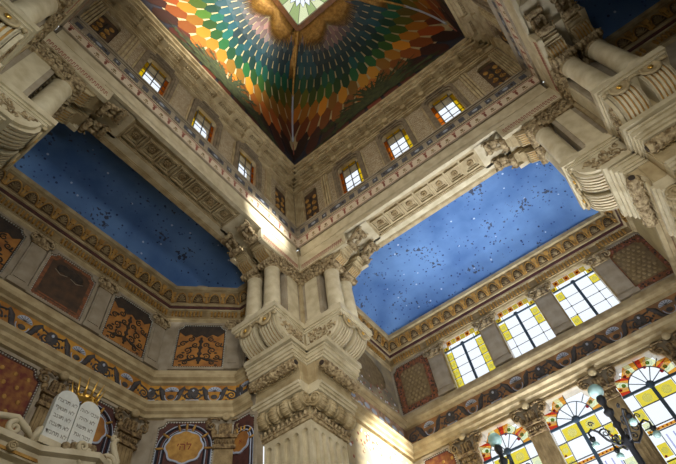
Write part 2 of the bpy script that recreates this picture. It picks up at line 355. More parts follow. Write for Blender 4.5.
def cornice_ornament(fr, a0, a1, key, first=True):
    dm = MB(fr); n = int((a1 - a0) / .115)
    for i in range(n):
        a = a0 + (i + .5) * (a1 - a0) / n
        if i % 20 in (9, 10): continue
        dm.box(a - .028, a + .028, .09, .165, 13.97, 14.17)
    dm.build('dentil_band', 'gilt' if key != 'cright' else 'ochre', trims[key])
    # shells on the cove, between small gilt brackets
    O = fr(0, .24, 14.44); top = fr(0, .42, 14.88); Cc = (top - O) / .475
    Bn = (fr(0, 1, 0) - fr(0, 0, 0)); Bn = (Bn - Cc * Bn.dot(Cc) / Cc.dot(Cc)).normalized()
    f2 = Frame(O, fr.A, Bn, Cc); sm = MB(f2); bmk = MB(f2); k = max(1, round((a1 - a0) / .5)); st = (a1 - a0) / k
    for i in range(k):
        a = a0 + (i + .5) * st
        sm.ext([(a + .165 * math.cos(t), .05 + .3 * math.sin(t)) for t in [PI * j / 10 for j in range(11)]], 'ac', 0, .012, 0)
        for j in range(7):
            t = PI * (j + .5) / 7; sm.tube([(a, .03, .08), (a + .13 * math.cos(t), .05, .05 + .25 * math.sin(t))], [.008, .024], 1, 5)
        sm.tube([(a + .185 * math.cos(t), .02, .05 + .34 * math.sin(t)) for t in [PI * j / 10 for j in range(11)]], .022, 2, 5)
        e = a0 + i * st
        for q, (w, z0, z1) in enumerate(((.05, .03, .12), (.028, .12, .26), (.075, .26, .4))): bmk.box(e - w, e + w, 0, .05, z0, z1)
    sm.build('shell_frieze', ['deep_brown', 'stone_brown', 'gilt'], trims[key]); bmk.build('bracket_frieze', 'ochre', trims[key])
cornice_ornament(F_RA, -4.75, 4.75, 'cright'); cornice_ornament(F_RS, 6.6, 10.2, 'cright'); cornice_ornament(F_RS2, 6.6, 10.2, 'cright')
cornice_ornament(F_LA, -4.8, 2.8, 'cleft'); cornice_ornament(F_CH, -1.1, 1.1, 'cleft'); cornice_ornament(F_NE, -13, -6.6, 'cback'); cornice_ornament(F_LE, -.3, .35, 'cleft')
def frieze_ornament(fr, a0, a1, key, ph=0):
    """curling beasts, tendrils and little fans painted along the frieze"""
    m = MB(fr); B = .052; c0 = 10.89; P_ = 1.52; n = max(1, round((a1 - a0) / P_)); st = (a1 - a0) / n
    for i in range(n):
        a = a0 + (i + .5) * st
        def s_(q, sg): return a + sg * q * st / 1.52
        for sg in (-1, 1):
            m.spiral((s_(.62, sg), c0 - .02), .16, 1.7, PI / 2 + (0 if sg > 0 else 0), -sg, .032, B, 0, tail=(s_(.4, sg), c0 + .2))
            m.tube([(s_(.1, sg), B, c0 - .25), (s_(.25, sg), B, c0 - .12), (s_(.32, sg), B, c0 + .1), (s_(.44, sg), B, c0 + .24), (s_(.5, sg), B, c0 + .12)], [.03, .075, .09, .06, .02], 0, 5, flat=.2)
            m.tube([(s_(.3, sg), B, c0 - .26), (s_(.45, sg), B, c0 - .2), (s_(.58, sg), B, c0 - .26)], [.02, .05, .015], 0, 5, flat=.2)
            for k in range(4): m.blob((s_(.36 + .07 * k, sg), B, c0 + .02 - .05 * k), .035, .012, .05, 0, 6, 3)
        m.ext([(a + .2 * math.cos(t), c0 + .1 + .16 * math.sin(t)) for t in [PI * j / 10 for j in range(11)]], 'ac', .05, .062, 1)
        for j in range(6): t = PI * (j + .5) / 6; m.tube([(a, .064, c0 + .1), (a + .18 * math.cos(t), .064, c0 + .1 + .14 * math.sin(t))], .008, 0, 4)
        m.tube([(a + .17 * math.cos(t), .06, c0 - .03 + .2 * math.sin(t)) for t in [PI + PI * j / 10 for j in range(11)]], .016, 1, 4)
        m.blob((a, B, c0 - .08), .1, .02, .08, 0)
        e = a0 + i * st
        m.blob((e, B, c0 + .05), .17, .015, .2, 0, 10, 6); m.blob((e, .07, c0 + .12), .04, .01, .05, 1)
        m.tube([(e - .15, .07, c0 - .2), (e + .15, .07, c0 - .2)], .02, 1, 4)
        for sg in (-1, 1): m.blob((e + sg * .15, .07, c0 - .21), .04, .012, .04, 1)
    m.build('painted_scrollwork', ['frieze_dark', 'frieze_light'], trims[key])
frieze_ornament(F_RA, -4.9, 4.9, 'fright'); frieze_ornament(F_LA, -4.8, 2.85, 'fleft'); frieze_ornament(F_CH, -1.2, 1.2, 'fleft'); frieze_ornament(F_LE, -.35, .4, 'fleft')
m = MB(F_RS); m.box(6.62, 10.2, .05, .056, 10.6, 11.18, 0)
for i in range(5): a = 6.78 + i * .19; m.box(a, a + .11, .06, .16, 10.6, 10.74, 1)
for k in range(9): m.blob((6.8 + k * .4, .056, 10.95 + .1 * math.sin(k * 2.3)), .17, .008, .1, 2, 8, 4)
m.build('painted_strip', ['fresco_flowers', 'stone_pale', 'frieze_light'], trims['fright'])
m = MB(F_RS)
for i in range(170):
    a = 6.7 + random.random() * 3.6; s_ = random.choice((0, 1)); z = 11.82 + random.random() ** 2 * .8 if s_ else 9.95 - random.random() * (.5 if a > 7.6 else 1.5)
    m.blob((a, .01, z), .03 + .03 * random.random(), .012, .05, random.choice((0, 1, 2)), 6, 3)
for c, sx, sz in (((8.6, 12.9), 1.2, .7), ((8.2, 13.2), .8, .3)): m.blob((c[0], 0, c[1]), sx, .012, sz, 3, 16, 8)
m.build('fresco_flowers', ['red_paint', 'white_paint', 'fresco_flowers', 'trellis'], trims['fright'])
# the pillowed archway painted on the end bays is built with the panels below

# ------------------------------------------------------------------ crossing piers and what they carry
def pier(label, ox, oy, sx, sy, tgt):
    """sx, sy: outward signs from the crossing"""
    f = Frame((ox, oy, 0), (sx, 0, 0), (0, sy, 0))
    t = thing('crossing_pier', label, 'pier', (ox + sx * .8, oy + sy * .8, 0), None)
    m = MB(f); m.box(.11, 1.6, .11, 1.6, 0, 9.15); 
    # fluted faces: flutes end in round tops
    for fr in (Frame((ox, oy, 0), (sx, 0, 0), (0, sy, 0)), Frame((ox, oy, 0), (0, sy, 0), (sx, 0, 0))):
        k = MB(fr); w = 1.6 / 5.4
        if fr.A.x: k.box(0, .06, 0, .06, 0, 9.15)
        for i in range(5):
            a0 = .06 + i * .3; ac = a0 + .15; r = .1
            hole = [(ac - r, 3.0), (ac + r, 3.0)] + [(ac + r * math.cos(PI * q / 8), 8.86 + r * math.sin(PI * q / 8)) for q in range(9)]
            k.plate(rectpoly(a0, a0 + .3, 2.7, 9.15), hole, 0, .11, 0)
        k.build('fluted_face', 'stone_pale', t)
    m.build('shaft', 'stone_pale', t)
    for U, V in (((-sx, 0), (0, sy)), ((0, -sy), (sx, 0))):
        g = Frame((ox, oy, 0), (U[0], U[1], 0), (V[0], V[1], 0))   # a = out from the face, b = along the depth
        e = .0
        m = MB(g)
        for (U_, z0, z1) in ((.06, 9.12, 9.2), (.1, 9.2, 9.26)): m.box(-.1, U_, -.01, 1.62, z0, z1)
        for k in range(11):
            m.blob((.1, .09 + k * .15, 9.32), .05, .05, .07)
        m.build('leaf_band', 'carved', t)
        m = MB(g); pr = []
        for k in range(4):
            b0 = .02 + k * .4; pr += [(.12, b0), (.2, b0 + .06), (.215, b0 + .16), (.2, b0 + .27), (.14, b0 + .33), (.18, b0 + .355), (.18, b0 + .385)]
        m.lathe(pr + [(.1, 1.62)], (.2, 0, 9.62), 'b', 18)
        for k in range(4):
            for q in range(14):
                th = 2 * PI * q / 14; b0 = .02 + k * .4
                m.tube([(.2 + .2 * math.cos(th), b0 + .05, 9.62 + .2 * math.sin(th)), (.2 + .222 * math.cos(th), b0 + .16, 9.62 + .222 * math.sin(th)), (.2 + .2 * math.cos(th), b0 + .28, 9.62 + .2 * math.sin(th))], .016, 0, 4)
        m.disc((.2, 9.62), .2, -.04, .03, 0, 20)
        m.spiral((.2, 9.62), .17, 2.1, 0, 1, .028, -.05, 0, 30, 5); m.blob((.2, -.06, 9.62), .05, .04, .05)
        m.build('volute_roll', 'stone', t)
        m = MB(g)
        for U_, z0, z1 in ((.36, 9.84, 9.92), (.42, 9.92, 10.0), (.47, 10.0, 10.08), (.38, 10.08, 10.14)): m.box(-.2, U_, -.03, 1.64, z0, z1)
        m.build('moulding', 'stone_pale', t)
        m = MB(g); pf = [(-.2, 10.14), (.36, 10.14), (.33, 10.25), (.32, 10.4), (.35, 10.52), (.42, 10.64), (.5, 10.72), (.55, 10.8), (-.2, 10.8)]
        m.ext(pf, 'ac', .0, 1.6); m.box(-.2, .3, -.02, .0, 10.16, 10.8)
        m.box(.3, .38, .2, 1.5, 10.5, 10.54); m.build('neck_block', 'stone', t)
        m = MB(g); m.lathe([(.07, -.05), (.12, -.04), (.135, 0), (.15, .1), (.155, .35), (.14, .62), (.17, .68), (.18, .74), (.17, .8), (.14, .86), (.155, 1.1), (.15, 1.45), (.12, 1.6), (.04, 1.66)], (.56, 0, 10.58), 'b', 16)
        for k in range(12):
            for q in range(5):
                th = PI * (1 + q / 4.0) + (k % 2) * .3; m.blob((.56 + .15 * math.cos(th), .08 + k * .13, 10.58 + .15 * math.sin(th)), .024, .05, .024, 0, 6, 4)
        m.build('garland_roll', 'carved', t)
        m = MB(g); m.disc((.56, 10.58), .075, -.075, -.04, 0, 10); m.build('roll_end_rosette', 'dark', t)
        m = MB(g)
        for U_, z0, z1, e_ in ((.6, 10.82, 10.9, .02), (.66, 10.9, 10.98, .05), (.72, 10.98, 11.1, .08), (.78, 11.1, 11.16, .11), (.86, 11.2, 11.35, .15)): m.box(-.2, U_, -e_, 1.62, z0, z1)
        m.build('impost_cornice', 'stone_pale', t)
        # upper stage behind the colonnettes
        m = MB(g); m.box(-1.6 if False else -.02, .72, .1, 1.45, 12.3, 14.6); m.build('upper_block', 'stone_grey', t)
        m = MB(g); m.box(.12, .6, .06, .1, 12.55, 14.3); m.box(.08, .64, .04, .1, 12.3, 12.55); m.build('flat_pilaster', 'stone_pale', t)
        m = MB(g); m.box(.01, .95, .012, .12, 14.3, 14.42); m.box(.01, .98, -.05, .12, 14.82, 14.9); m.box(.01, .95, .03, .12, 14.42, 14.82)
        for i in range(4):
            a = .14 + i * .24; m.spiral((a, 14.64), .12, 1.4, 0, 1 if i % 2 else -1, .032, 0, 0, 16, 4); m.blob((a + .12, .02, 14.5), .06, .05, .1); m.blob((a + .12, 0, 14.76), .05, .04, .05)
            m.blob((a, .02, 14.4), .05, .05, .08)
        m.build('capital_frieze', 'carved', t)
        m = MB(g); m.box(-.03, 1.98, .0, .14, 14.9, 15.0); m.box(-.04, 2.0, .012, .14, 15.0, ZL + .3); m.box(-.02, 2.0, 1.26, 1.4, 14.9, ZL + .3); m.box(-.02, 1.96, .14, 1.26, 15.22, ZL + .3)
        m.build('impost_fascia', 'stone_pale', t)
        m = MB(g)
        for i in range(20): a = .1 + i * .09; m.box(a, a + .02, .004, .013, 15.08, 15.26); m.box(a, a + .06, .004, .013, 15.24, 15.27); m.box(a + .045, a + .06, .004, .013, 15.13, 15.24); m.box(a + .06, a + .09, .004, .013, 15.07, 15.09)
        m.build('key_pattern', 'red_paint', t)
    m = MB(f); m.box(.0, 1.6, .0, 1.6, 9.15, 16.2); m.build('core', 'stone', t)
    return t
P_N = pier('near stone crossing pier with fluted shaft, in the middle between the two blue ceilings', 5, 5, 1, 1, None)
P_E = pier('crossing pier at the right edge, between pale blue ceiling and dark blue corner', 5, -5, 1, -1, None)
P_W = pier('crossing pier at the upper left corner beside the dark starry ceiling', -5, 5, -1, 1, None)

def console(g, tg, vis2=True):
    base = g(.6, .8, 11.36)
    t = thing('balcony_console', 'console with two fluted scrolls, ' + tg, 'console', base, 'scroll consoles on the crossing piers')
    m = MB(g)
    for U_, z0, z1, e_ in ((1.36, 11.98, 12.05, .02), (1.41, 12.05, 12.12, .05), (1.46, 12.12, 12.3, .1)): m.box(-.1, U_, -e_, 1.5 + e_, z0, z1)
    m.build('platform', 'stone_pale', t)
    m = MB(g); m.box(-.05, .75, .05, 1.5, 11.36, 11.98); m.build('console_core', 'stone', t)
    for vc in (.36, 1.1):
        m = MB(g); arc = [(1.27, 11.97), (1.29, 11.84), (1.24, 11.68), (1.12, 11.53), (.96, 11.42), (.8, 11.37)]
        body = arc + [(.3, 11.37), (.3, 11.97)]; m.ext(body, 'ac', vc - .27, vc + .27, 0)
        s = m.build('fluted_scroll', 'ochre', t)
        k = MB(g); out = [(p[0] + .045, p[1] - .03 * (i > 1)) for i, p in enumerate(arc)]
        for q in range(6):
            v0 = vc - .275 + q * .1; k.ext(out + list(reversed(arc)), 'ac', v0, v0 + .055, 0)
        k.ext(out + [(.3, 11.35), (.3, 11.97)], 'ac', vc - .285, vc - .245, 0); k.ext(out + [(.3, 11.35), (.3, 11.97)], 'ac', vc + .245, vc + .285, 0)
        k.build('rib', 'stone_pale', s)
        k = MB(g); k.lathe([(.23, 0), (.23, .05), (.17, .06), (.17, .03), (.1, .03)], (1.34, vc, 11.93), 'a', 20, 0); k.build('scroll_eye', 'stone', t)
        k = MB(g); k.blob((1.4, vc, 11.9), .035, .065, .065); k.build('boss', 'gold', t)
    for P_ in ([(1.36, .58, 11.94), (1.38, .68, 12.0), (1.38, .78, 12.0), (1.36, .88, 11.94)], [(1.36, .0, 11.95), (1.37, .08, 11.98)], [(1.36, 1.36, 11.98), (1.37, 1.5, 11.95)]):
        m = MB(g); m.tube(P_, .045, 0, 6); m.build('serpentine_edge', 'stone', t)
    m = MB(g); P = [(.06, 11.38), (.8, 11.39), (1.0, 11.46), (1.15, 11.6), (1.24, 11.76), (1.27, 11.96), (.06, 11.96)]
    m.ext(P, 'ac', -.02, .06); p0 = m.build('relief_panel', 'stone_pale', t)
    m = MB(g); b = -.035
    for (c, r, s_, t0) in (((.3, 11.62), .13, 1, 0), ((.55, 11.76), .12, -1, 1), ((.78, 11.6), .12, 1, 2), ((.95, 11.8), .09, -1, 0), ((.2, 11.84), .08, -1, 2), ((.5, 11.5), .07, 1, 1)):
        m.spiral(c, r, 1.4, t0, s_, .024, b, 0, 16, 4)
    for k in range(60): 
        a = .12 + random.random() * 1.03; z = 11.44 + random.random() * .48
        if a > .95 and z < 11.62: continue
        m.blob((a, b + .01, z), .03 + .025 * random.random(), .022, .03 + .02 * random.random(), 0, 6, 4)
    m.build('leaf_relief', 'carved', p0)
    return t
def colonnette(g, vc, tg):
    uc = 1.05; base = g(uc, vc, 12.3)
    t = thing('colonnette', 'stone colonnette, ' + tg, 'column', base, 'colonnettes standing on the pier consoles')
    m = MB(g); m.box(uc - .3, uc + .3, vc - .3, vc + .3, 12.3, 12.42); m.lathe([(.33, 0), (.34, .04), (.3, .07), (.29, .11), (.31, .15), (.27, .19)], (uc, vc, 12.42)); m.build('base', 'stone_pale', t)
    m = MB(g); m.lathe([(.265, 0), (.262, .8), (.245, 1.62), (.27, 1.66), (.27, 1.71), (.245, 1.74)], (uc, vc, 12.6), 'c', 24); m.build('shaft', 'stone_pale', t)
    m = MB(g); m.lathe([(.24, 0), (.27, .08), (.3, .2)], (uc, vc, 14.33), 'c', 16)
    pr = []
    for k in range(6): b0 = -.33 + k * .11; pr += [(.09, b0), (.13, b0 + .035), (.13, b0 + .075), (.09, b0 + .105)]
    for du in (-.24, .27): m.lathe(pr, (uc + du, vc, 14.54), 'b', 12)
    for sg in (-1, 1):
        m.spiral((uc + .27, 14.54), .1, 1.6, 0, 1, .02, vc + sg * .34, 0, 16, 4); m.spiral((uc - .24, 14.54), .1, 1.6, PI, -1, .02, vc + sg * .34, 0, 16, 4)
    m.box(uc - .3, uc + .34, vc - .3, vc + .3, 14.52, 14.9); m.build('capital', 'carved', t)
    return t
def corbel(g, vc, tg):
    t = thing('corbel_bracket', 'stepped leafy corbel, ' + tg, 'bracket', g(1.3, vc, 14.86), 'corbel brackets under the beam ends')
    m = MB(g); pf = [(1.25, 14.66), (1.42, 14.64), (1.62, 14.74), (1.68, 14.86), (1.25, 14.86)]; m.ext(pf, 'ac', vc - .22, vc + .22)
    g_ = m.build('fluted_block', 'gilt', t); m = MB(g)
    for q in range(6): v0 = vc - .23 + q * .083; m.ext([(1.38, 14.615), (1.65, 14.725), (1.71, 14.86), (1.4, 14.84)], 'ac', v0, v0 + .04)
    m.build('flute', 'stone', g_)
    m = MB(g); m.box(1.2, 1.74, vc - .25, vc + .25, 14.86, 14.92); m.box(1.2, 1.84, vc - .22, vc + .22, 14.92, 15.02); m.box(1.2, 1.9, vc - .25, vc + .25, 15.02, 15.07); m.box(1.2, 1.98, vc - .21, vc + .21, 15.07, 15.3); m.build('stepped_block', 'stone', t)
    m = MB(g)
    for (cu, cz, r) in ((2.08, 15.02, .1), (2.52, 15.36, .09)):
        m.lathe([(r * .4, -.2), (r, -.18), (r * .8, -.08), (r * 1.1, 0), (r * .8, .08), (r, .18), (r * .4, .2)], (cu, vc, cz), 'b', 12)
        for sg in (-1, 1): m.spiral((cu, cz), r * 1.35, 1.5, 0, 1, .028, vc + sg * .21, 0, 16, 4)
    for sg in (-1, 1):
        m.tube([(2.1, vc + sg * .12, 15.1), (2.2, vc + sg * .14, 15.26), (2.32, vc + sg * .14, 15.28), (2.42, vc + sg * .13, 15.42)], [.05, .07, .06, .05], 0, 6)
        for k in range(4): m.blob((2.06 + .12 * k, vc + sg * .17, 15.16 + .07 * k + .03 * (k % 2)), .06, .05, .07, 0, 6, 4)
    m.blob((2.3, vc, 15.38), .14, .12, .12); m.build('leaf_volute', 'carved', t)
    return t
SIDES = [  # frame (a out of the pier face, b outwards from the crossing), description
    (Frame((5, 5, 0), (-1, 0, 0), (0, 1, 0)), 'left side of the middle pier'),
    (Frame((5, 5, 0), (0, -1, 0), (1, 0, 0)), 'right side of the middle pier'),
    (Frame((5, -5, 0), (0, 1, 0), (1, 0, 0)), 'right pier beside the pale blue ceiling'),
    (Frame((5, -5, 0), (-1, 0, 0), (0, -1, 0)), 'top right by the dark blue corner'),
    (Frame((-5, 5, 0), (1, 0, 0), (0, 1, 0)), 'left edge above the dark starry ceiling'),
    (Frame((-5, 5, 0), (0, -1, 0), (-1, 0, 0)), 'extreme top left corner')]
for g, d in SIDES:
    console(g, d)
    for vc, w in ((.36, 'crossing side'), (1.1, 'outer side')):
        colonnette(g, vc, d + ', ' + w); corbel(g, vc, d + ', ' + w)
    

# ------------------------------------------------------------------ coffered beams
def beam(g, label, n=7, sp=.6):
    """g: a along the beam, b outwards from the crossing"""
    t = thing('coffered_beam', label, 'beam', g(0, .7, ZL), None)
    m = MB(g); m.box(-4.9, 4.9, 0.0, 1.4, ZL + .22, ZR + .2); m.box(-3.3, 3.3, 0, .13, ZL, ZL + .25); m.box(-3.3, 3.3, 1.02, 1.4, ZL, ZL + .25)
    for s in (-1, 1): m.box(s * 2.14, s * 3.3, .1, 1.1, ZL, ZL + .25)
    m.build('beam_body', 'stone_pale', t)
    m = MB(g); m.box(-3.4, 3.4, 1.28, 1.42, ZL - .04, ZL + .3); m.box(-3.4, 3.4, 1.24, 1.3, ZL - .02, ZL + .01); m.build('outer_moulding', 'stone', t)
    m = MB(g); m.box(-2.14, 2.14, .13, 1.02, ZL + .1, ZL + .24)
    for q, (e, z) in enumerate(((.0, .02), (.04, .05))):
        m.box(-2.14 + e, 2.14 - e, .13 + e, .17 + e, ZL + z, ZL + .2); m.box(-2.14 + e, 2.14 - e, .98 - e, 1.02 - e, ZL + z, ZL + .2)
        for s in (-1, 1): m.box(s * (2.14 - e), s * (2.1 - e), .13 + e, 1.02 - e, ZL + z, ZL + .2)
    m.build('soffit_panel', 'stone', t)
    for i in range(n):
        a = (i - (n - 1) / 2) * sp; c = MB(g); b = .575
        def ring(h, w, z0, z1):
            c.box(a - h, a + h, b - h, b - h + w, z0, z1); c.box(a - h, a + h, b + h - w, b + h, z0, z1); c.box(a - h, a - h + w, b - h + w, b + h - w, z0, z1); c.box(a + h - w, a + h, b - h + w, b + h - w, z0, z1)
        ring(.265, .045, ZL + .0, ZL + .12); ring(.19, .03, ZL + .04, ZL + .12)
        co = c.build('coffer', 'stone', t)
        r = MB(g)
        for q in range(8):
            th = q * PI / 4; r.blob((a + .075 * math.cos(th), b + .075 * math.sin(th), ZL + .075), .055 if q % 2 else .045, .05, .04, 0, 6, 4)
        r.blob((a, b, ZL + .06), .04, .04, .05); r.build('rosette', 'stone_brown', co)
        
    return t
G_L = Frame((0, 5, 0), (1, 0, 0), (0, 1, 0)); G_R = Frame((5, 0, 0), (0, 1, 0), (1, 0, 0)); G_B = Frame((0, -5, 0), (1, 0, 0), (0, -1, 0)); G_W = Frame((-5, 0, 0), (0, 1, 0), (-1, 0, 0))
beam(G_L, 'beam with square rosette coffers along the dark starry ceiling on the left')
beam(G_R, 'beam with square rosette coffers along the pale blue ceiling on the right')
beam(G_B, 'coffered beam at the top right edge, over the dark blue corner ceiling')
beam(G_W, 'coffered beam over the left-hand crossing side, cut off by the upper left corner')

# ------------------------------------------------------------------ drum: bands, walls, windows
def drum_side(g, nm, wide_pan=True):
    """g: a along, b outwards (0 = crossing plane)"""
    m = MB(g)
    m.box(-5, 5, -.06, 1.2, ZR, ZR + .05, 0)
    m.box(-5, 5, -.03, 1.2, ZR + .05, 16.86, 1); m.box(-5, 5, -.06, 1.2, 16.86, 16.9, 0); m.box(-5, 5, -.03, 1.2, 16.9, 17.0, 2)
    m.box(-5, 5, -.02, 1.2, 17.0, 17.38, 0); m.box(-5, 5, -.05, 1.2, 17.38, 17.45, 0); m.box(-5, 5, -.1, 1.2, 17.45, 17.52, 0); m.box(-5, 5, -.04, 1.2, 17.52, 17.62, 0)
    b = struct(m.build('trim_band_' + nm, ['stone_grey', 'pink_band', 'stone_brown']))
    m = MB(g)
    for i in range(34):
        a = -4.95 + (i + .5) * .291
        if i % 2 == 0:
            m.box(a - .07, a + .07, -.036, -.03, 16.66, 16.74, 0); m.box(a - .03, a + .03, -.036, -.03, 16.42, 16.66, 0); m.box(a - .045, a + .045, -.036, -.03, 16.5, 16.58, 0)
        else:
            m.blob((a, -.03, 16.6), .06, .008, .07, 1, 8, 4); m.box(a - .012, a + .012, -.036, -.03, 16.4, 16.58, 1)
            for s in (-1, 1): m.blob((a + s * .06, -.03, 16.48), .035, .008, .03, 1, 6, 4)
    m.box(-4.95, 4.95, -.036, -.03, 16.78, 16.81, 0); m.box(-4.95, 4.95, -.036, -.03, 16.33, 16.36, 0)
    for i in range(120): a = -4.95 + (i + .5) * .0825; m.box(a - .02, a + .02, -.04, -.03, 16.92, 16.98, 2)
    m.build('palmette_pattern', ['red_paint', 'stone_brown', 'stone_pale'], b)
    m = MB(g); x = -4.85; seq = (.22, .74, .22, .5); i = 0; pat = []
    while x < 4.8:
        w = seq[i % 4]; w = min(w, 4.85 - x); pat.append((x, x + w, i % 4)); x += w + .17; i += 1
    for (p, q, k) in pat:
        m.box(p, q, -.028, -.02, 17.06, 17.32, 0)
        if k in (1, 3): m.blob(((p + q) / 2, -.03, 17.19), .11, .008, .07, 1, 8, 4)
        elif k: m.blob(((p + q) / 2, -.03, 17.19), .05, .008, .05, 1, 6, 4)
        if k == 1:
            for s in (-1, 1): m.disc(((p + q) / 2 + s * .24, 17.19), .05, -.032, -.02, 2, 6)
    m.build('mosaic_inlay', ['mosaic', 'mosaic_light', 'dark'], b)
    # wall with three window holes and two painted niches near the corners
    WX = (-2.25, 0, 2.25); m = MB(g); edges = [-5.15, -3.7, -1.125, 1.125, 3.7, 5.15]
    holes = [clipped(x, 1.0, 17.68, 20.02, .18) for x in WX]; pan = [clipped(s * 4.33, .8, 17.78, 20.0, .2) for s in (-1, 1)]
    for k, x in enumerate(WX):
        m.plate(rectpoly((-3.4, -1.125, 1.125)[k], (-1.125, 1.125, 3.4)[k], 17.6, 20.4), holes[k], .15, .66, 0, 1)
    for k, s in enumerate((-1, 1)):
        m.plate(rectpoly(*sorted((s * 3.4, s * 5.2)), 17.6, 20.4), pan[k], .15, .3, 0, 1)
    m.box(-5.2, 5.2, .15, .6, 20.4, 21.5, 0)
    wall = struct(m.build('wall_drum_' + nm, ['brick_stone', 'stone']))
    for k, x in enumerate(WX):
        w = bpy.data.objects.new('window_drum', None); COL.objects.link(w); w.location = g(x, .5, 17.8); w['_o'] = tuple(w.location); struct(w)
        m = MB(g); o1 = grow(holes[k], .02); o2 = grow(holes[k], .1); m.frame_ring(o2, o1, .15, .07); o3 = grow(holes[k], .22); m.frame_ring(o3, o2, .15, .02)
        m.box(x - .42, x + .42, -.06, .15, 20.2, 20.27); m.build('window_surround', 'window_stone', w)
        m = MB(g); hp = clipped(x, 1.02, 17.66, 20.04, .19)
        m.poly([(p[0], .29, p[1]) for p in hp], 0)
        m.box(x - .5, x - .34, .27, .288, 17.68, 19.82, 1); m.box(x + .34, x + .5, .27, .288, 17.68, 19.82, 2)
        m.box(x - .33, x + .33, .27, .288, 19.78, 20.02, 1); m.box(x - .33, x + .33, .27, .288, 17.68, 17.86, 3)
        m.build('window_glass', ['glass_white', 'glass_yellow', 'glass_amber', 'glass_lilac'], w)
        m = MB(g)
        for a in (-.34, 0.0, .34): m.box(x + a - .018, x + a + .018, .25, .268, 17.68, 19.98)
        for z in (17.9, 18.34, 18.78, 19.22, 19.78): m.box(x - .5, x + .5, .25, .268, z - .015, z + .015)
        m.build('glazing_bar', 'lead_thin', w)
    for k, s in enumerate((-1, 1)):
        x = s * 4.33; m = MB(g); m.ext(clipped(x, .82, 17.76, 20.02, .2), 'ac', .26, .34, 0)
        t = m.build('niche_painting', 'panel_dark'); tag(t, 'niche painted with gold arabesques, ' + nm + ' drum wall, ' + NICHE[nm][k], 'panel', 'painted niches at the corners of the drum')
        m = MB(g)
        for sg in (-1, 1):
            for z in (18.1, 18.6, 19.05): m.spiral((x + sg * .17, z), .13, 1.4, PI / 2, sg, .04, .255, 0, 16, 4)
            m.blob((x + sg * .2, .255, 19.5), .1, .012, .16, 0, 8, 4)
        m.tube([(x, .255, 17.9), (x, .255, 19.6)], .04, 1, 4); m.build('arabesque', ['ochre', 'dark'], t)
    m = MB(g)
    for s in (-1, 1):
        for q in range(3):
            a = s * (3.56 - .12 * q); m.box(a - .04, a + .04, .08, .15, 17.62, 20.3)
        for q in range(5):
            a = s * (5.0 - .09 * q); m.box(a - .03, a + .03, .06, .2, 17.62, 20.3)
    for x in WX:
        for s in (-1, 1):
            for q in range(2): a = x + s * (.66 + .1 * q); m.box(a - .035, a + .035, .1, .15, 17.62, 19.95)
    m.build('fluted_strip', 'stone', wall)
    # entablature with brackets and dentils
    m = MB(g); steps = ((.14, .02, 20.25, 20.33), (.2, -.02, 20.33, 20.45), (.2, .02, 20.45, 20.72), (.2, -.08, 20.72, 20.8), (.2, -.2, 20.8, 20.98), (.2, -.4, 20.98, 21.1), (.2, -.5, 21.1, 21.24), (.2, -.6, 21.24, 21.4))
    for b1, b0, z0, z1 in steps: m.box(-5 + min(0, 0), 5, b0, b1, z0, z1)
    e = struct(m.build('trim_entablature_' + nm, 'stone'))
    m = MB(g); n = 11
    for i in range(n):
        a = -4.5 + i * .9
        if abs(a) < 4.45 or True:
            m.box(a - .1, a + .1, -.14, .1, 20.5, 20.8); m.box(a - .13, a + .13, -.42, .05, 20.82, 21.0); m.box(a - .11, a + .11, -.52, -.3, 21.0, 21.26)
            for s in (-1, 1): m.box(a + s * .04 - .02, a + s * .04 + .02, -.44, -.4, 20.84, 20.97)
        for q in range(6):
            d = a + .22 + q * .092
            if d < 4.75: m.box(d - .022, d + .022, -.3, -.1, 20.86, 20.97)
        if i < n - 1: m.box(a + .17, a + .73, -.06, .04, 20.48, 20.52); m.spiral((a + .35, 20.6), .07, 1.2, 0, 1, .022, -.01, 0, 10, 4); m.spiral((a + .58, 20.6), .07, 1.2, PI, -1, .022, -.01, 0, 10, 4)
    m.build('modillion_band', 'stone', e)
NICHE = {'left': ('at its far upper-left end', 'next to the central corner'), 'right': ('at its far right end', 'next to the central corner'),
         'back': ('end away from the camera corner', 'end near the right corner'), 'west': ('one end', 'other end')}
drum_side(G_L, 'left'); drum_side(G_R, 'right'); drum_side(G_B, 'back'); drum_side(G_W, 'west')
# outer roof slab round the drum so that no sky leaks in
m = MB(); 
for (x0, x1, y0, y1) in ((-6.4, 6.4, 5.5, 6.4), (-6.4, 6.4, -6.4, -5.5), (5.5, 6.4, -5.5, 5.5), (-6.4, -5.5, -5.5, 5.5)): m.box(x0, x1, y0, y1, 16.3, 17.0)
struct(m.build('ceiling_ring_roof', 'stone_grey'))

# ------------------------------------------------------------------ dome
RT, RB, HZ, TOPZ = 1.4, 4.42, 6.25, 27.6
NT = 40
prof = []
for i in range(NT + 1):
    th = PI / 2 * i / NT      # 0 at the skylight, pi/2 at the foot
    prof.append((RT + (RB - RT) * math.sin(th) ** (2 / 3.), ZTOP + HZ * math.cos(th) ** (2 / 3.)))
arc = [0]
for a_, b_ in zip(prof, prof[1:]): arc.append(arc[-1] + math.hypot(b_[0] - a_[0], b_[1] - a_[1]))
VM = arc[-1]
def at_v(v):
    v = min(max(v, 0), VM)
    for i in range(NT):
        if v <= arc[i + 1] + 1e-9:
            t = (v - arc[i]) / (arc[i + 1] - arc[i]); return prof[i][0] * (1 - t) + prof[i + 1][0] * t, prof[i][1] * (1 - t) + prof[i + 1][1] * t
    return prof[-1]
def dome_pt(k, u, v, off=0):
    r, z = at_v(v); u = max(-r, min(r, u)); r2 = r - off; z2 = z - off * .6
    ang = k * PI / 2; x, y = u * (r2 / r), r2
    return (x * math.cos(ang) + y * math.sin(ang), -x * math.sin(ang) + y * math.cos(ang), z2)
m = MB()
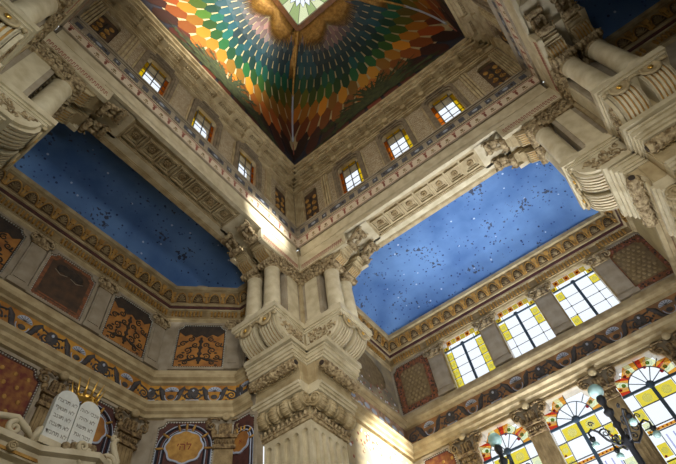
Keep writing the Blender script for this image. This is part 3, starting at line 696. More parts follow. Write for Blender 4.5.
for k in range(4):
    G = [[m.add([dome_pt(k, -at_v(arc[i])[0] + 2 * at_v(arc[i])[0] * j / 16, arc[i])])[0] for j in range(17)] for i in range(NT + 1)]
    for i in range(NT):
        for j in range(16): m.face([G[i][j], G[i + 1][j], G[i + 1][j + 1], G[i][j + 1]], 1 if arc[i] > VM - 1.5 else 0, True)
mat('grout', (176, 160, 122), .6, (150, 138, 106), 2)
dome = struct(m.build('ceiling_dome', ['grout', 'navy']))
RAMP = [(0, (205, 178, 168)), (1.5, (182, 162, 160)), (2.0, (86, 124, 132)), (3.0, (64, 132, 142)), (4.0, (66, 142, 116)), (4.7, (128, 146, 80)), (5.0, (204, 176, 96)), (6.5, (200, 156, 86)), (7.4, (164, 108, 70)), (8.2, (122, 70, 60)), (9, (80, 48, 52)), (12, (50, 34, 48))]
def ramp(v):
    for (v0, c0), (v1, c1) in zip(RAMP, RAMP[1:]):
        if v <= v1: t = max(0, (v - v0) / (v1 - v0)); return tuple(c0[i] * (1 - t) + c1[i] * t for i in range(3))
    return RAMP[-1][1]
m = MB(); V0 = -1.3
for k in range(4):
    dphi = .094; rho = 2.3; j = 0
    while rho < 12.5:
        step = .185 * rho
        for i in range(-16, 17):
            ph = (i + (.5 if j % 2 else 0)) * dphi
            if abs(ph) > 1.2: continue
            u = rho * math.sin(ph); v = V0 + rho * math.cos(ph)
            if v < .25 or v > VM - .4 - 1.3 * min(1, abs(u) / at_v(v)[0]) ** 4: continue
            r = at_v(v)[0]
            if abs(u) > r + .05: continue
            hw = rho * dphi * .465; hl = step * .655; pts = []
            for (p, q) in ((0, 1), (.5, .8), (.9, .48), (.9, -.48), (.5, -.8), (0, -1), (-.5, -.8), (-.9, -.48), (-.9, .48), (-.5, .8)):
                lu, lv = p * hw, q * hl; uu = u + lu * math.cos(ph) + lv * math.sin(ph); vv = v - lu * math.sin(ph) + lv * math.cos(ph)
                pts.append(dome_pt(k, uu, vv, .012))
            jt = 1 + random.uniform(-.14, .14); c = lin(tuple(min(255, x * jt) for x in ramp(rho + V0 + .25 * abs(u))))
            m.poly(pts, 0, False, c)
        rho += step * .99; j += 1
m.build('painted_scales', 'scale_paint', dome)
m = MB()
for k in range(4):
    # gilt plumes hanging from the skylight edge
    for i in range(-26, 27):
        s = i / 26; u = s * 1.35; L = .35 + .95 * (.35 + .65 * abs(math.sin(PI * abs(s)))) * (.6 if abs(s) > .9 else 1)
        m.tube([dome_pt(k, u, .02, .03), dome_pt(k, u * 1.12, L * .5, .04), dome_pt(k, u * (1.2 + .25 * abs(s)), L, .03)], [.03, .045, .012], 0, 4)
    # ridge rib: gilt at the top, pale further down
    ang = k * PI / 2
    def rp(v, off): 
        return dome_pt(k, at_v(v)[0], v, off)
    m.tube([rp(v * .25, .05) for v in range(0, 11)], [.14 - .01 * v for v in range(0, 11)], 0, 6)
    m.tube([rp(2.3 + v * .3, .04) for v in range(0, 12)], .05, 1, 6); m.tube([rp(5.9 + v * .2, .03) for v in range(0, 6)], .025, 2, 6)
    for q in range(-5, 6):
        m.tube([rp(.15, .06), dome_pt(k, at_v(1.2)[0] - .05 - abs(q) * .05, 1.2, .05), dome_pt(k, at_v(1.6)[0] - abs(q) * .02, 1.7 + .05 * q, .04)], [.03, .04, .01], 0, 4)
m.build('ridge_plumes', ['gilt', 'frieze_light', 'red_paint'], dome)
m = MB()
for k in range(4):
    for cu, cv, sc in ((.15, VM - .55, 1.0),):
        for i in range(34):
            a = PI * (i + .5) / 34 + random.uniform(-.08, .08); L = sc * random.uniform(1.9, 3.1) * (1 if a > .5 and a < 2.6 else 1.1)
            droop = .35 * L; P = []
            for q in range(5):
                t = q / 4; P.append((cu + L * t * math.cos(a) * 1.15, cv - L * t * math.sin(a) * 1.05 + droop * t * t * .9))
            for q in range(4):
                (u0, v0), (u1, v1) = P[q], P[q + 1]; du, dv = u1 - u0, v1 - v0; l = math.hypot(du, dv) or 1; nx, ny = -dv / l, du / l; w0 = .15 * (1 - q / 4.6); w1 = .15 * (1 - (q + 1) / 4.6)
                m.poly([dome_pt(k, u0 + nx * w0, v0 + ny * w0, .03), dome_pt(k, u0 - nx * w0, v0 - ny * w0, .03), dome_pt(k, u1 - nx * w1, v1 - ny * w1, .03), dome_pt(k, u1 + nx * w1, v1 + ny * w1, .03)])
                if q:
                    for sg in (-1, 1):
                        m.poly([dome_pt(k, u0, v0, .032), dome_pt(k, u0 + du * .6 + sg * nx * .22, v0 + dv * .6 + sg * ny * .22, .032), dome_pt(k, u0 + du * .35, v0 + dv * .35, .032)])
m.build('painted_palm', 'palm', dome)
# skylight
sk = bpy.data.objects.new('window_skylight', None); COL.objects.link(sk); sk.location = (0, 0, TOPZ); sk['_o'] = (0, 0, TOPZ); struct(sk)
m = MB(); h = 1.19
for (x0, x1, y0, y1) in ((-1.42, 1.42, h, 1.42), (-1.42, 1.42, -1.42, -h), (h, 1.42, -h, h), (-1.42, -h, -h, h)): m.box(x0, x1, y0, y1, TOPZ - .08, TOPZ + .25)
m.build('skylight_frame', 'wood_gilt', sk)
m = MB(); m.poly([(-h, -h, TOPZ + .12), (h, -h, TOPZ + .12), (h, h, TOPZ + .12), (-h, h, TOPZ + .12)], 0)
for q in range(16):
    t = 2 * PI * (q + .5) / 16; t1 = t - PI / 16; t2 = t + PI / 16; R1 = .75; R2 = 1.15
    def cl(r, a):
        x, y = r * math.cos(a), r * math.sin(a); k = max(abs(x), abs(y)) / 1.18; k = max(k, 1); return (x / k, y / k, TOPZ + .118)
    m.poly([cl(R1 * .85, t1), cl(R1 * 1.12, t), cl(R1 * .85, t2), cl(1.7, t2), cl(1.7, t1)], 1 if q % 2 else 2)
m.build('skylight_glass', ['glass_white', 'glass_pale', 'glass_green'], sk)
m = MB()
for q in range(16):
    t = 2 * PI * q / 16; k = 1.17 / max(abs(math.cos(t)), abs(math.sin(t))); m.tube([(.12 * math.cos(t), .12 * math.sin(t), TOPZ + .1), (k * math.cos(t), k * math.sin(t), TOPZ + .1)], .012, 0, 4)
    t2 = t + PI / 16; m.tube([(.63 * math.cos(t), .63 * math.sin(t), TOPZ + .1), (.85 * math.cos(t2), .85 * math.sin(t2), TOPZ + .1), (.63 * math.cos(t + PI / 8), .63 * math.sin(t + PI / 8), TOPZ + .1)], .012, 0, 4)
m.lathe([(.12, -.02), (.14, 0), (.12, .02)], (0, 0, TOPZ + .1), 'c', 12); m.build('glazing_bar', 'lead_thin', sk)

# ------------------------------------------------------------------ windows of the right arm
def window(name, y): 
    w = bpy.data.objects.new(name, None); COL.objects.link(w); w.location = F_RA(y, -.2, 11.8 if 'upper' in name else 5.6); w['_o'] = tuple(w.location); return struct(w)
def pane(m, a0, a1, c0, c1, mi, b=None):
    b = BB if b is None else b
    m.poly([(a0, b, c0), (a1, b, c0), (a1, b, c1), (a0, b, c1)], mi)
BB = -.12
GL = ['glass_white', 'glass_yellow', 'glass_red', 'glass_green', 'glass_amber', 'glass_pink', 'glass_pale', 'glass_lilac']
for i, y in enumerate(WIN_Y):
    w = window('window_%d_upper' % (i + 1), y); m = MB(F_RA); hp = grow(UPH[i], .02); m.poly([(p[0], -.13, p[1]) for p in hp], 0)
    BB = -.12
    strips = {0: ((1, 0, 4), (-1, 0, 4)), 1: ((1, 2, 4), (-1, 2, 4)), 2: ((1, 3, 4), (1, 0, 1), (-1, 3, 4))}[i]
    rows = [11.84, 12.22, 12.6, 12.98, 13.34]
    for sg, r0, r1 in strips:
        for r in range(r0, r1):
            a = y + sg * .62; pane(m, a - .125, a + .125, rows[r] + .01, rows[r + 1] - .01, 1)
            m.disc((a, (rows[r] + rows[r + 1]) / 2), .085, -.118, -.114, 0, 12); 
    for q in range(6):
        a = y - .5 + q * .2; pane(m, a - .09, a + .09, 13.62, 13.84, 4 if q % 2 else 1); m.disc((a, 13.73), .05, -.118, -.114, 2 if q % 2 else 0, 8)
    for sg in (-1, 1): pane(m, y + sg * .65 - .1, y + sg * .65 + .1, 13.44, 13.62, 1, -.117); m.disc((y + sg * .65, 13.53), .04, -.115, -.112, 2, 6)
    pane(m, y - .74, y + .74, 11.76, 11.84, 1)
    m.build('stained_glass', GL, w)
    m = MB(F_RA); m.box(y - .045, y + .045, -.11, -.07, 11.76, 13.42); m.box(y - .75, y + .75, -.11, -.07, 13.39, 13.44); m.blob((y, -.07, 13.42), .085, .03, .085); m.build('mullion', 'lead', w)
    m = MB(F_RA)
    for a in (-.49, .49): m.box(y + a - .008, y + a + .008, -.11, -.095, 11.76, 13.62)
    for z in (12.22, 12.6, 12.98): m.box(y - .75, y + .75, -.11, -.095, z - .007, z + .007); [m.disc((y + a, z), .025, -.11, -.08, 0, 8) for a in (-.49, .49)]
    m.build('glazing_bar', 'lead_thin', w)
    # carved hood strip above the window
    m = MB(F_RA); m.frame_ring(grow(UPH[i], .09), UPH[i], 0, .05); m.build('window_surround', 'stone_brown', w)
for i, y in enumerate(WIN_Y):
    w = window('window_%d_lower' % (i + 1), y); m = MB(F_RA); hp = grow(LOH[i], .02); m.poly([(p[0], -.14, p[1]) for p in hp], 0); zc = 9.18; BB = -.13
    # half-round fan light with its flowered border
    n = 16; R = .53
    for k in range(n):
        t0, t1 = PI * k / n, PI * (k + 1) / n
        def ob(t):
            c_, s_ = math.cos(t), math.sin(t); k_ = min(.79 / max(abs(c_), .01), .8 / max(s_, .01)); return (y + k_ * c_, zc + k_ * s_)
        if i == 1 and 8 <= k < 13: continue
        p0, p1 = ob(t0), ob(t1); cut = lambda p: (p[0], min(p[1], 9.7 if abs(p[0] - y) > .52 else 9.98))
        p0, p1 = cut(p0), cut(p1)
        m.poly([(y + R * math.cos(t0), -.13, zc + R * math.sin(t0)), (y + R * math.cos(t1), -.13, zc + R * math.sin(t1)), (p1[0], -.13, p1[1]), (p0[0], -.13, p0[1])], (2, 4, 6, 4)[k % 4])
    for t in (.45, 1.12, 2.02, 2.69):
        if i == 1 and t == 2.02: continue
        c = (y + .66 * math.cos(t), zc + .66 * math.sin(t)); m.disc(c, .13, -.129, -.125, 0, 10); m.disc(c, .06, -.124, -.12, 3, 8); m.disc((c[0] + .14, c[1] - .08), .05, -.124, -.12, 5, 6)
    for sg in (-1, 1): pane(m, y + sg * .27 - .24, y + sg * .27 + .24, 8.72, 9.1, 1); m.disc((y + sg * .27, 8.91), .13, -.129, -.125, 0, 10)
    for sg in (-1, 1):
        for r, z in enumerate((8.72, 8.35, 7.75, 7.35, 6.95, 6.5)):
            a = y + sg * .67; pane(m, a - .12, a + .12, z - .36 + .01, z - .01, 1 if (r + i) % 3 else 6); m.disc((a, z - .18), .08, -.129, -.125, 0, 10)
            m.disc((a + .06, z - .32), .035, -.128, -.123, (5, 3)[r % 2], 6)
    pane(m, y - .78, y + .78, 8.05, 8.13, 4); 
    for q in range(14): m.disc((y - .72 + q * .11, 8.09), .025, -.129, -.125, 2 if q % 2 else 5, 6)
    for q in range(6): pane(m, y - .5 + q * .18, y - .46 + q * .18, 7.4 + .1 * (q % 2), 7.9, 7, -.129)
    m.build('stained_glass', GL, w)
    m = MB(F_RA); m.box(y - .05, y + .05, -.12, -.07, 5.6, zc); m.box(y - .8, y + .8, -.12, -.08, zc - .05, zc + .02); m.blob((y, -.08, zc), .12, .04, .12)
    for q in range(1, 6): t = PI * q / 6; m.tube([(y, -.11, zc), (y + .55 * math.cos(t), -.11, zc + .55 * math.sin(t))], .013, 0, 4)
    m.tube([(y + .54 * math.cos(PI * q / 16), -.11, zc + .54 * math.sin(PI * q / 16)) for q in range(17)], .014, 0, 4)
    m.build('mullion', 'lead', w)
    m = MB(F_RA)
    for a in (-.53, .53): m.box(y + a - .01, y + a + .01, -.12, -.1, 5.6, zc)
    for z in (8.72, 8.17, 8.02, 7.3, 6.5): m.box(y - .8, y + .8, -.12, -.1, z - .012, z + .012)
    for t in (.8, PI / 2, 2.35): m.tube([(y + .54 * math.cos(t), -.11, zc + .54 * math.sin(t)), (y + .78 * math.cos(t), -.11, zc + .82 * math.sin(t))], .012, 0, 4)
    m.build('glazing_bar', 'lead_thin', w)
    m = MB(F_RA); m.frame_ring(grow(LOH[i], .07), LOH[i], 0, .05); m.build('window_surround', 'stone_brown', w)

# ------------------------------------------------------------------ wall pilasters
def pilaster_up(fr, a, z0, z1, w, label, grp, mat_s='stone_grey', cat='pilaster'):
    t = thing('wall_pilaster', label, cat, fr(a, .05, z0), grp)
    m = MB(fr); m.box(a - w / 2, a + w / 2, 0, .08, z0 + .15, z1 - .4); m.box(a - w / 2 + .05, a + w / 2 - .05, .08, .1, z0 + .25, z1 - .5); m.build('shaft', mat_s, t)
    m = MB(fr); m.box(a - w / 2 - .05, a + w / 2 + .05, 0, .13, z0, z0 + .15); m.build('base', mat_s, t)
    m = MB(fr); m.box(a - w / 2 - .02, a + w / 2 + .02, 0, .12, z1 - .4, z1 - .3); m.box(a - w / 2 - .08, a + w / 2 + .08, 0, .16, z1 - .08, z1)
    for sg in (-1, 1):
        m.spiral((a + sg * (w / 2 + .02), z1 - .2), .12, 1.5, PI / 2, -sg, .035, .13, 0, 16, 5); m.blob((a + sg * .12, .1, z1 - .22), .08, .06, .12)
        m.blob((a + sg * (w / 2 - .05), .08, z1 - .32), .07, .05, .07)
    m.blob((a, .12, z1 - .2), .09, .07, .14); m.build('capital', 'carved', t)
    return t
def pilaster_low(fr, a, label, grp, zt=10.1, cm='carved_brown'):
    t = thing('wall_pilaster', label, 'pilaster', fr(a, .05, 4.6), grp)
    m = MB(fr); m.box(a - .24, a + .24, 0, .1, 4.6, zt - .95)
    for q in range(4): x = a - .165 + q * .11; m.box(x - .025, x + .025, .1, .13, 4.8, zt - 1.0)
    m.build('shaft', 'stone_brown', t)
    m = MB(fr); m.box(a - .3, a + .3, 0, .16, zt - .95, zt - .86); m.box(a - .27, a + .27, 0, .12, zt - .86, zt - .66); m.box(a - .33, a + .33, 0, .2, zt - .66, zt - .57)
    for q in range(8): m.blob((a - .25 + q * .07, .14, zt - .76), .03, .04, .06)
    m.box(a - .17, a + .17, 0, .14, zt - .57, zt - .22)
    for q in range(3): x = a - .1 + q * .1; m.box(x - .02, x + .02, .14, .18, zt - .52, zt - .24)
    for sg in (-1, 1):
        m.spiral((a + sg * .38, zt - .28), .15, 1.5, PI / 2, -sg, .04, .12, 0, 18, 5); m.blob((a + sg * .3, .08, zt - .45), .09, .07, .12); m.blob((a + sg * .48, .06, zt - .12), .09, .06, .06)
        m.tube([(a + sg * .15, .12, zt - .1), (a + sg * .3, .14, zt - .06), (a + sg * .5, .12, zt - .08)], .035, 0, 5)
    m.build('capital', cm, t)
    m = MB(fr); m.lathe([(.09, 0), (.115, .08), (.1, .14), (.06, .13), (.03, .17)], (a, .08, zt - .03), 'b', 14); m.build('boss', 'stone', t)
    return t
for k, a in enumerate(PIL_Y):
    d = ('beside the left trellis panel', 'between the left and middle windows', 'between the middle and right windows', 'beside the right trellis panel')[k]
    pilaster_up(F_RA, a, 11.78, 13.8, .56, 'plain pilaster in upper window row, ' + d, 'upper pilasters of the right arm')
    d = ('left of all the lower windows', 'between the left and middle lower windows', 'between middle and right lower windows', 'right of the lower windows, at the picture edge')[k]
    pilaster_low(F_RA, a, 'brown pilaster with boss, ' + d, 'lower pilasters of the right arm')

# ------------------------------------------------------------------ painted panels
def panel(fr, a, w, z0, z1, style, label, grp, n=.16):
    P = notched(a, w, z0, z1, n); m = MB(fr); field, border = {'trellis': ('trellis', 'border_rust'), 'gold': ('orange_field', 'dark'), 'brown': ('panel_dark', 'border_rust'), 'maroon': ('maroon_pattern', 'maroon')}[style]
    m.ext(P, 'ac', 0.0, .015); h = w / 2; zc = (z0 + z1) / 2; b = .016
    if style == 'trellis':
        r = 0; z = z0 + .36
        while z < z1 - .3:
            k = int((w - .56) / .17)
            for q in range(k): m.blob((a - (k - 1) * .085 + q * .17 + (.085 if r % 2 else 0), .012, z), .06, .01, .07, 1, 8, 4)
            z += .14; r += 1
    elif style == 'gold':
        rows = ((z0 + .2, .55, .09), (z0 + .42, .3, .13), (z0 + .42, .72, .1), (z0 + .68, .5, .13), (z0 + .9, .22, .1), (z0 + .95, .72, .11), (z0 + 1.15, .42, .11))
        for sg in (-1, 1):
            for k, (z, u, r) in enumerate(rows):
                m.spiral((a + sg * u * h, z), r, 1.4, PI / 2 + k, -sg if k % 2 else sg, .03, b, 2, 16, 4)
                m.blob((a + sg * (u * h + .12), b, z - .1), .06, .01, .035, 2, 6, 3)
            m.tube([(a, b, z0 + .4), (a + sg * h * .35, b, z0 + .3), (a + sg * h * .8, b, z0 + .24)], [.03, .05, .015], 2, 4, flat=.3)
        m.tube([(a, b, z0 + .14), (a, b, z1 - .5)], .035, 2, 4, flat=.4)
        for k in range(4): m.blob((a, b, z0 + .3 + .25 * k), .08, .012, .08, 2, 8, 4)
        top = [(a + h - .03, z1 - n - .02), (a + h - n, z1 - .03), (a - h + n, z1 - .03), (a - h + .03, z1 - n - .02), (a - h + .03, z1 - .3)] + [(a - h + .06 + (w - .12) * q / 8, z1 - (.42 if q % 2 else .3) - .1 * math.sin(PI * q / 8)) for q in range(9)] + [(a + h - .03, z1 - .3)]
        m.ext(top, 'ac', .015, .02, 2)
    elif style == 'brown':
        for q in range(7): m.blob((a - .3 + q * .1, .018, z1 - .4 + .04 * (q % 2)), .12, .012, .16, 2, 8, 4)
        for sg in (-1, 1): m.tube([(a + sg * .45, .02, z1 - .52), (a + sg * .25, .02, z1 - .62), (a + sg * .05, .02, z1 - .55)], .014, 3, 4)
        m.box(a - h + .13, a + h - .13, .012, .018, z0 + .15, z0 + .2, 1)
    else:
        for r in range(5):
            for q in range(4): m.blob((a - .5 + q * .32 + .16 * (r % 2), .018, z1 - .3 - r * .3), .055, .01, .06, 1, 6, 4)
    extra = {'trellis': ['stone_brown'], 'gold': ['border_rust', 'dark'], 'brown': ['border_rust', 'dark', 'stone_grey'], 'maroon': ['ochre']}[style]
    t = m.build('wall_painting', [field] + extra); tag(t, label, 'panel', grp)
    m = MB(fr); bw = {'trellis': .24, 'brown': .12}.get(style, .04); m.frame_ring(P, grow(P, -bw), .0, .022)
    if style == 'trellis':
        for q in range(70):
            side = random.randrange(4); u = random.uniform(-1, 1); e = random.uniform(.05, .18)
            x, zz = (a + u * (h - .06), z0 + e) if side == 0 else (a + u * (h - .2), z1 - e) if side == 1 else (a - h + e, zc + u * (z1 - z0 - .4) / 2) if side == 2 else (a + h - e, zc + u * (z1 - z0 - .4) / 2)
            m.blob((x, .022, zz), .035, .008, .035, random.choice((1, 2)), 6, 4)
    per = P + [P[0]]
    for (x0, y0), (x1, y1) in zip(per, per[1:]):
        L = math.hypot(x1 - x0, y1 - y0); k = max(1, int(L / .07))
        for q in range(k): u = (q + .5) / k; m.box(x0 + (x1 - x0) * u - .012, x0 + (x1 - x0) * u + .012, .02, .045, y0 + (y1 - y0) * u - .012, y0 + (y1 - y0) * u + .012, 3)
    m.build('border', [border, 'dark', 'red_paint', 'marble_white' if style != 'trellis' else 'dark'], t)
    m = MB(fr); m.frame_ring(grow(P, .1), grow(P, .02), 0, .07); m.build('moulded_frame', 'stone_grey', t)
    return t
panel(F_RA, 4.15, 1.5, 11.82, 13.78, 'trellis', 'trellis-patterned painted panel in a rust border, left of the upper right-hand windows', 'trellis panels')
panel(F_RA, -4.35, 1.5, 11.82, 13.78, 'trellis', 'trellis-patterned painted panel in a rust border, right of the upper right-hand windows', 'trellis panels')
panel(F_RA, 4.15, 1.2, 8.4, 9.98, 'maroon', 'rust red painted panel under the frieze in the corner left of the lamp', None)
LP = (-3.85, -1.6, .6)
for k, (a, st, d) in enumerate(((-2.75, 'gold', 'at the left picture edge'), (-.5, 'brown', None), (1.68, 'gold', 'between two pilasters left of the chamfered corner'))):
    lb = ('gold arabesque panel on orange ground, ' + d) if d else 'brown panel with dark cartouche, between the two gold arabesque panels on the left wall'
    panel(F_LA, a, 1.45, 11.9, 13.62, st, lb, 'painted panels of the upper left wall')
panel(F_CH, 0, 1.5, 11.9, 13.62, 'gold', 'orange arabesque panel on the angled wall under the dark starry ceiling', 'painted panels of the upper left wall')
panel(F_LE, .15, .35, 11.9, 13.62, 'gold', 'narrow orange panel sliver just left of the middle pier scrolls', None, .08)
for a, d in ((-3.85, 'off at the far left end'), (-1.6, 'between the left gold panel and brown panel'), (.6, 'between the brown panel and the right gold panel'), (2.68, 'at the left end of the angled wall')):
    pilaster_up(F_LA, a, 11.78, 13.8, .44, 'grey pilaster on upper left wall, ' + d, 'upper pilasters of the left arm')
pilaster_up(F_CH, 1.02, 11.78, 13.8, .36, 'shadowed grey pilaster at the right end of the angled wall', 'upper pilasters of the left arm')
for a, d in ((-1.75, 'at the left picture edge above the ark'), (.4, 'above the stone tablets'), (2.55, 'between the two round inscriptions')):
    pilaster_low(F_LA, a, 'carved lower pilaster with boss, ' + d, 'lower pilasters of the left arm')
pilaster_low(F_CH, 1.0, 'carved lower pilaster with boss, next to the oval inscription near the pier', 'lower pilasters of the left arm')
panel(F_LA, -.72, 1.4, 8.0, 9.95, 'maroon', 'maroon panel with small gold flowers left of the stone tablets', None, .2)

def text_obj(s, fr, a, b, z, size, mt, parent, flip=False):
    c = bpy.data.curves.new('lettering', 'FONT'); c.body = s; c.size = size; c.align_x = 'CENTER'; c.align_y = 'CENTER'; c.extrude = .003; c.materials.append(MATS[mt])
    tmp = bpy.data.objects.new('lettering_curve', c); COL.objects.link(tmp); bpy.context.view_layer.update(); dg = bpy.context.evaluated_depsgraph_get()
    me = bpy.data.meshes.new_from_object(tmp.evaluated_get(dg)); bpy.data.objects.remove(tmp); o = bpy.data.objects.new('lettering', me); COL.objects.link(o)
    if not me.materials: me.materials.append(MATS[mt])
    A = fr.A.normalized(); N = fr.B.normalized(); Z = Vector((0, 0, 1)); X = Z.cross(N).normalized()
    Mx = Matrix((X, Z, N)).transposed().to_4x4(); Mx.translation = fr(a, b, z) - Vector(parent['_o'])
    o.parent = parent; o.matrix_basis = Mx; return o
def medallion(fr, a, w, label, txt, grp, fieldm='ochre'):
    z0, z1 = 7.6, 10.0; P = notched(a, w, z0, z1, .18); m = MB(fr); m.ext(P, 'ac', 0, .015); t = m.build('wall_inscription', 'maroon'); tag(t, label, 'panel', grp)
    m = MB(fr); per = P + [P[0]]
    for (x0, y0), (x1, y1) in zip(per, per[1:]):
        L = math.hypot(x1 - x0, y1 - y0); k = max(1, int(L / .07))
        for q in range(k): u = (q + .5) / k; m.box(x0 + (x1 - x0) * u - .014, x0 + (x1 - x0) * u + .014, .02, .04, y0 + (y1 - y0) * u - .014, y0 + (y1 - y0) * u + .014)
    for k in range(len(m.m)): m.m[k] = 1
    m.frame_ring(grow(P, .1), grow(P, .02), 0, .07, 0); m.build('moulded_frame', ['stone_grey', 'marble_white'], t)
    zc = 9.28; r = w * .31; m = MB(fr)
    for R1, mi in ((r * 1.55, 1), (r * 1.47, 0), (r * 1.22, 1), (r * 1.16, 0)):
        th = r * .05; arcp = [(a + R1 * math.cos(PI * q / 20), zc - .05 + R1 * math.sin(PI * q / 20)) for q in range(21)]
        P3 = [(a + R1, .03, 8.0)] + [(p[0], .03, p[1]) for p in arcp] + [(a - R1, .03, 8.0)]; m.tube(P3, .02 if mi else .035, mi, 4)
    for q in (0, 4, 8, 10, 12, 16, 20):
        th = PI * q / 20; m.tube([(a + r * 1.12 * math.cos(th), .05, zc - .05 + r * 1.12 * math.sin(th)), (a + r * 1.58 * math.cos(th), .05, zc - .05 + r * 1.58 * math.sin(th))], .035, 2, 4)
    m.build('arch_border', ['navy', 'frieze_light', 'ochre'], t)
    m = MB(fr); Q = [(a + r * (1 + .05 * math.cos(8 * 2 * PI * q / 40)) * math.cos(2 * PI * q / 40), zc + r * .95 * (1 + .05 * math.cos(8 * 2 * PI * q / 40)) * math.sin(2 * PI * q / 40)) for q in range(40)]
    m.ext(Q, 'ac', .015, .045); rd = m.build('roundel', fieldm, t)
    m = MB(fr); m.frame_ring(grow(Q, .05), Q, .02, .055); m.build('roundel_rim', 'frieze_light', rd)
    text_obj(txt[::-1], fr, a, .048, zc, r * .62, 'red_mark', t)
    return t
medallion(F_LA, 1.5, 1.35, 'maroon panel with orange round inscription right of the stone tablets', '\u05d0\u05ea', 'round inscription panels', 'orange_field')
medallion(F_CH, -.02, 1.45, 'maroon panel with golden round inscription on the angled wall', '\u05dc\u05d4\u05f3', 'round inscription panels', 'ochre')
medallion(F_LE, -.05, .95, 'inscription panel seen obliquely just left of the middle pier shaft', '\u05d0', 'round inscription panels', 'orange_field')

# ------------------------------------------------------------------ ark canopy, tablets, crown
DZ = -.33; gK = Frame((0, 0, DZ))
gA = Frame((0, 7.0, DZ), (1, 0, 0), (0, -1, 0))
t = thing('ark_canopy', 'top of the stone ark with bracketed cornice in the lower left corner', 'canopy', (-.3, 7.6, 0), None)
pathA = [(-3.2, 8.9), (-3.2, 7.0), (-.35, 7.0), (.35, 6.62), (1.1, 7.0), (1.1, 8.9)]
m = MB(gK); sweep(m, pathA, [(0, 6.3), (.05, 6.35), (.05, 6.62), (.2, 6.66), (.2, 6.82), (.3, 6.86), (.34, 7.0), (.42, 7.04), (.42, 7.14), (.1, 7.16), (-.6, 7.2)], -1, [0, 0, 0, 0, 0, 0, 0, 0, 0, 0]); m.build('cornice', 'stone_pale', t)
m = MB(gK); m.ext([(-3.2, 8.9), (-3.2, 7.0), (-.35, 7.0), (.35, 6.62), (1.1, 7.0), (1.1, 8.9)], 'ab', .33, 6.4); m.ext([(p[0], p[1] + .1) for p in [(-3.2, 8.8), (-3.2, 7.0), (-.35, 7.0), (.35, 6.62), (1.1, 7.0), (1.1, 8.8)]], 'ab', 6.4, 7.18); m.build('ark_body', 'stone', t)
for i in range(11):
    a = -3.05 + i * .26; m = MB(gA); m.tube([(a, .05, 6.4), (a, .22, 6.42), (a, .26, 6.52), (a, .12, 6.6)], [.04, .07, .07, .05], 0, 6); m.blob((a, .2, 6.46), .07, .08, .09); m.build('bracket', 'stone_pale', t)
m = MB(gA); m.box(-3.1, -.35, .3, .33, 6.89, 6.94)
m.build('gilt_line', 'gilt', t)
for a in (-.9, -.1, -2.0):
    m = MB(gA); m.disc((a, 6.96), .08, .3, .4, 0, 12); m.spiral((a, 6.96), .07, 1.5, 0, 1, .02, .4, 0, 12, 4); m.build('rosette', 'stone', t)
# central scroll block under the tablets
m = MB(gA)
for (c, r, s_, th) in (((.25, 7.02), .17, 1, 0), ((.52, 7.0), .12, -1, PI), ((.12, 7.25), .12, -1, 0)):
    m.spiral(c, r, 1.7, th, s_, .05, .62, 0, 22, 6)
for q in range(26): m.blob((-.15 + random.random() * .8, .45 + .1 * random.random(), 7.12 + .25 * random.random()), .09, .08, .08, 1, 6, 4)
m.ext([(-.05, 6.3), (.1, 6.5), (.12, 6.9), (.05, 7.1), (.5, 7.12), (.62, 6.9), (.55, 6.5), (.45, 6.3)], 'ac', .3, .6, 0)
m.build('scroll_keystone', ['stone_pale', 'carved'], t)
def scroll(name, pts, sp, label, b=.25):
    m = MB(gA); m.tube([(p[0], b, p[1]) for p in pts], [.04] + [.065] * (len(pts) - 2) + [.04], 0, 6)
    for (c, r, s_, th, tn) in sp: m.spiral(c, r, tn, th, s_, .055, b, 0, 22, 6)
    o = m.build(name, 'stone_pale'); tag(o, label, 'ornament'); return o
scroll('scroll_ornament', [(-1.5, 7.2), (-1.25, 7.42), (-.98, 7.5), (-.75, 7.38), (-.6, 7.25)], [((-.95, 7.32), .12, 1, PI / 2, 1.4)], 'low curling stone scroll on the ark cornice at the left edge')
scroll('scroll_ornament', [(-.62, 7.22), (-.55, 7.45), (-.35, 7.65), (-.15, 7.72), (-.1, 7.85)], [((-.32, 7.48), .17, -1, PI / 2, 1.6), ((-.13, 7.88), .06, 1, 0, 1.2)], 'stone scroll rising against the left side of the stone tablets')
scroll('scroll_ornament', [(.75, 7.2), (.98, 7.3), (1.06, 7.5), (.95, 7.66), (.88, 7.8), (.93, 7.92)], [((.86, 7.42), .15, 1, 0, 1.6), ((.88, 7.92), .06, -1, 0, 1.2)], 'slender stone scroll at the lower right of the stone tablets')
gT = Frame((-.06, 6.75, 6.94), (1, 0, 0), (0, -1, 0))
def tab_outline(x0, w, h):
    return [(x0, 0), (x0 + w, 0), (x0 + w, h)] + [(x0 + w / 2 + w / 2 * math.cos(PI * q / 12), h + w / 2 * math.sin(PI * q / 12)) for q in range(1, 12)] + [(x0, h)]
t = thing('stone_tablets', 'white round-topped twin tablets with faint Hebrew lines standing on the ark', 'tablets', (-.06, 6.75, 6.94))
words = [['\u05d0\u05e0\u05db\u05d9 \u05d9\u05d4\u05d5\u05d4', '\u05dc\u05d0 \u05d9\u05d4\u05d9\u05d4', '\u05dc\u05d0 \u05ea\u05e9\u05d0', '\u05d6\u05db\u05d5\u05e8 \u05d0\u05ea', '\u05db\u05d1\u05d3 \u05d0\u05ea'],
         ['\u05dc\u05d0 \u05ea\u05e8\u05e6\u05d7', '\u05dc\u05d0 \u05ea\u05e0\u05d0\u05e3', '\u05dc\u05d0 \u05ea\u05d2\u05e0\u05d1', '\u05dc\u05d0 \u05ea\u05e2\u05e0\u05d4', '\u05dc\u05d0 \u05ea\u05d7\u05de\u05d3']]
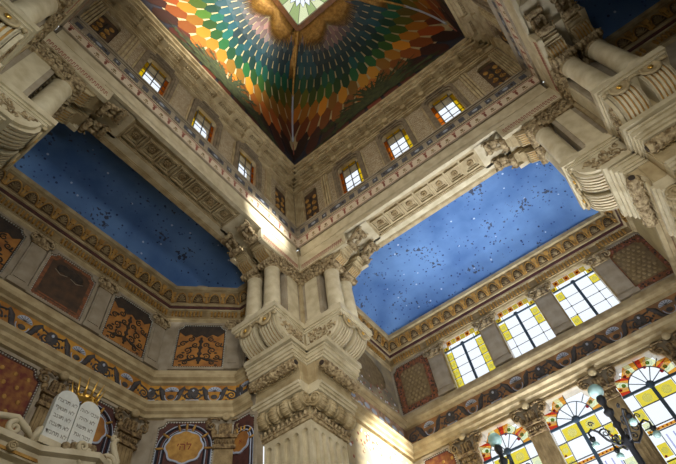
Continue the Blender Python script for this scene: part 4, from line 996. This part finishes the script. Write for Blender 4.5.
for k, x0 in enumerate((-.47, .0)):
    m = MB(gT); m.ext(tab_outline(x0, .45, .82), 'ac', 0, .12); p = m.build('tablet', 'marble_white', t)
    for r, wd in enumerate(words[1 - k]):
        text_obj(wd[::-1], gT, x0 + .225, .125, .8 - r * .16, .105, 'ink', p)
m = MB(gT); m.box(-.52, .5, -.05, .2, -.12, 0); m.build('plinth', 'stone_pale', t)
t = thing('gilt_crown', 'small gilt crown with spiky rays behind the tops of the tablets', 'crown', (.06, 6.85, 7.92))
gC = Frame((.06, 6.85, 7.94), (1, 0, 0), (0, -1, 0))
m = MB(gC); m.lathe([(.17, 0), (.23, .06), (.25, .12), (.23, .14), (.2, .1), (.14, .02)], (0, 0, .02), 'c', 18, 0, True, False); m.build('band', 'gold', t)
for q in range(12):
    th = 2 * PI * q / 12; m = MB(gC); m.tube([(.23 * math.cos(th), .23 * math.sin(th), .1), (.28 * math.cos(th), .28 * math.sin(th), .26), (.34 * math.cos(th), .34 * math.sin(th), .46)], [.03, .022, .005], 0, 5); m.build('ray', 'gold', t)
m = MB(gC); m.blob((0, .1, .03), .07, .06, .08); m.tube([(0, 0, .03), (0, 0, -.1)], .03, 0, 6); m.build('finial', 'gold', t)

# ------------------------------------------------------------------ gallery and globe lamps
m = MB(); m.box(7.6, 10.5, -5, 5, 4.3, 4.6); struct(m.build('floor_gallery', 'stone_brown'))
def lamp(x, y, label):
    t = thing('globe_lamp_post', label, 'lamp', (x, y, 4.6), 'iron globe lamps before the right-hand windows'); f = Frame((x, y, 0))
    m = MB(f); m.lathe([(.26, 0), (.26, .12), (.18, .2), (.12, .4), (.15, .5), (.09, .6), (.075, 1.6), (.07, 2.4), (.1, 2.5), (.13, 2.58), (.1, 2.66), (.06, 2.72), (.05, 2.9), (.1, 2.98), (.06, 3.05), (.05, 3.2), (.1, 3.26), (.12, 3.34), (.06, 3.4), (.05, 3.5), (.09, 3.56), (.11, 3.66), (.08, 3.74)], (0, 0, 4.6), 'c', 14); m.build('post', 'iron', t)
    for q in range(4):
        th = q * PI / 2 + .5; fa = Frame((x, y, 0), (math.cos(th), math.sin(th), 0), (-math.sin(th), math.cos(th), 0))
        m = MB(fa); m.tube([(.05, 0, 7.15), (.22, 0, 7.1), (.4, 0, 7.28), (.5, 0, 7.5), (.62, 0, 7.58), (.72, 0, 7.5), (.7, 0, 7.4)], [.035, .03, .03, .028, .026, .024, .03], 0, 6)
        m.spiral((.36, 7.44), .12, 1.4, 0, 1, .022, 0, 0, 16, 5); m.spiral((.22, 7.26), .09, 1.4, PI, -1, .02, 0, 0, 14, 5); m.spiral((.56, 7.7), .07, 1.3, PI, -1, .018, 0, 0, 12, 5); m.lathe([(.03, 0), (.06, .04), (.07, .1), (.02, .12)], (.7, 0, 7.28), 'c', 10)
        a = m.build('arm', 'iron', t)
        m = MB(fa); m.blob((.7, 0, 7.2), .085, .085, .085, 0, 16, 10); m.build('small_globe', 'globe', a)
    m = MB(f); m.blob((0, 0, 8.5), .18, .18, .18, 0, 20, 12); m.build('top_globe', 'globe', t)
    return t
lamp(8.5, -1.16, 'tall iron globe lamp in front of the middle lower window')
lamp(8.5, 1.66, 'iron globe lamp rising over the bottom edge before the left lower window')
m = MB(); m.box(7.7, 7.8, -5, 5, 5.5, 5.6)
for i in range(33): y = -4.9 + i * .306; m.lathe([(.04, 0), (.06, .2), (.03, .5), (.05, .9)], (7.75, y, 4.6), 'c', 8)
o = m.build('gallery_balustrade', 'stone_brown'); tag(o, 'stone balustrade along the front of the gallery, below the picture edge', 'balustrade')

for o in bpy.data.objects:
    if '_o' in o: del o['_o']
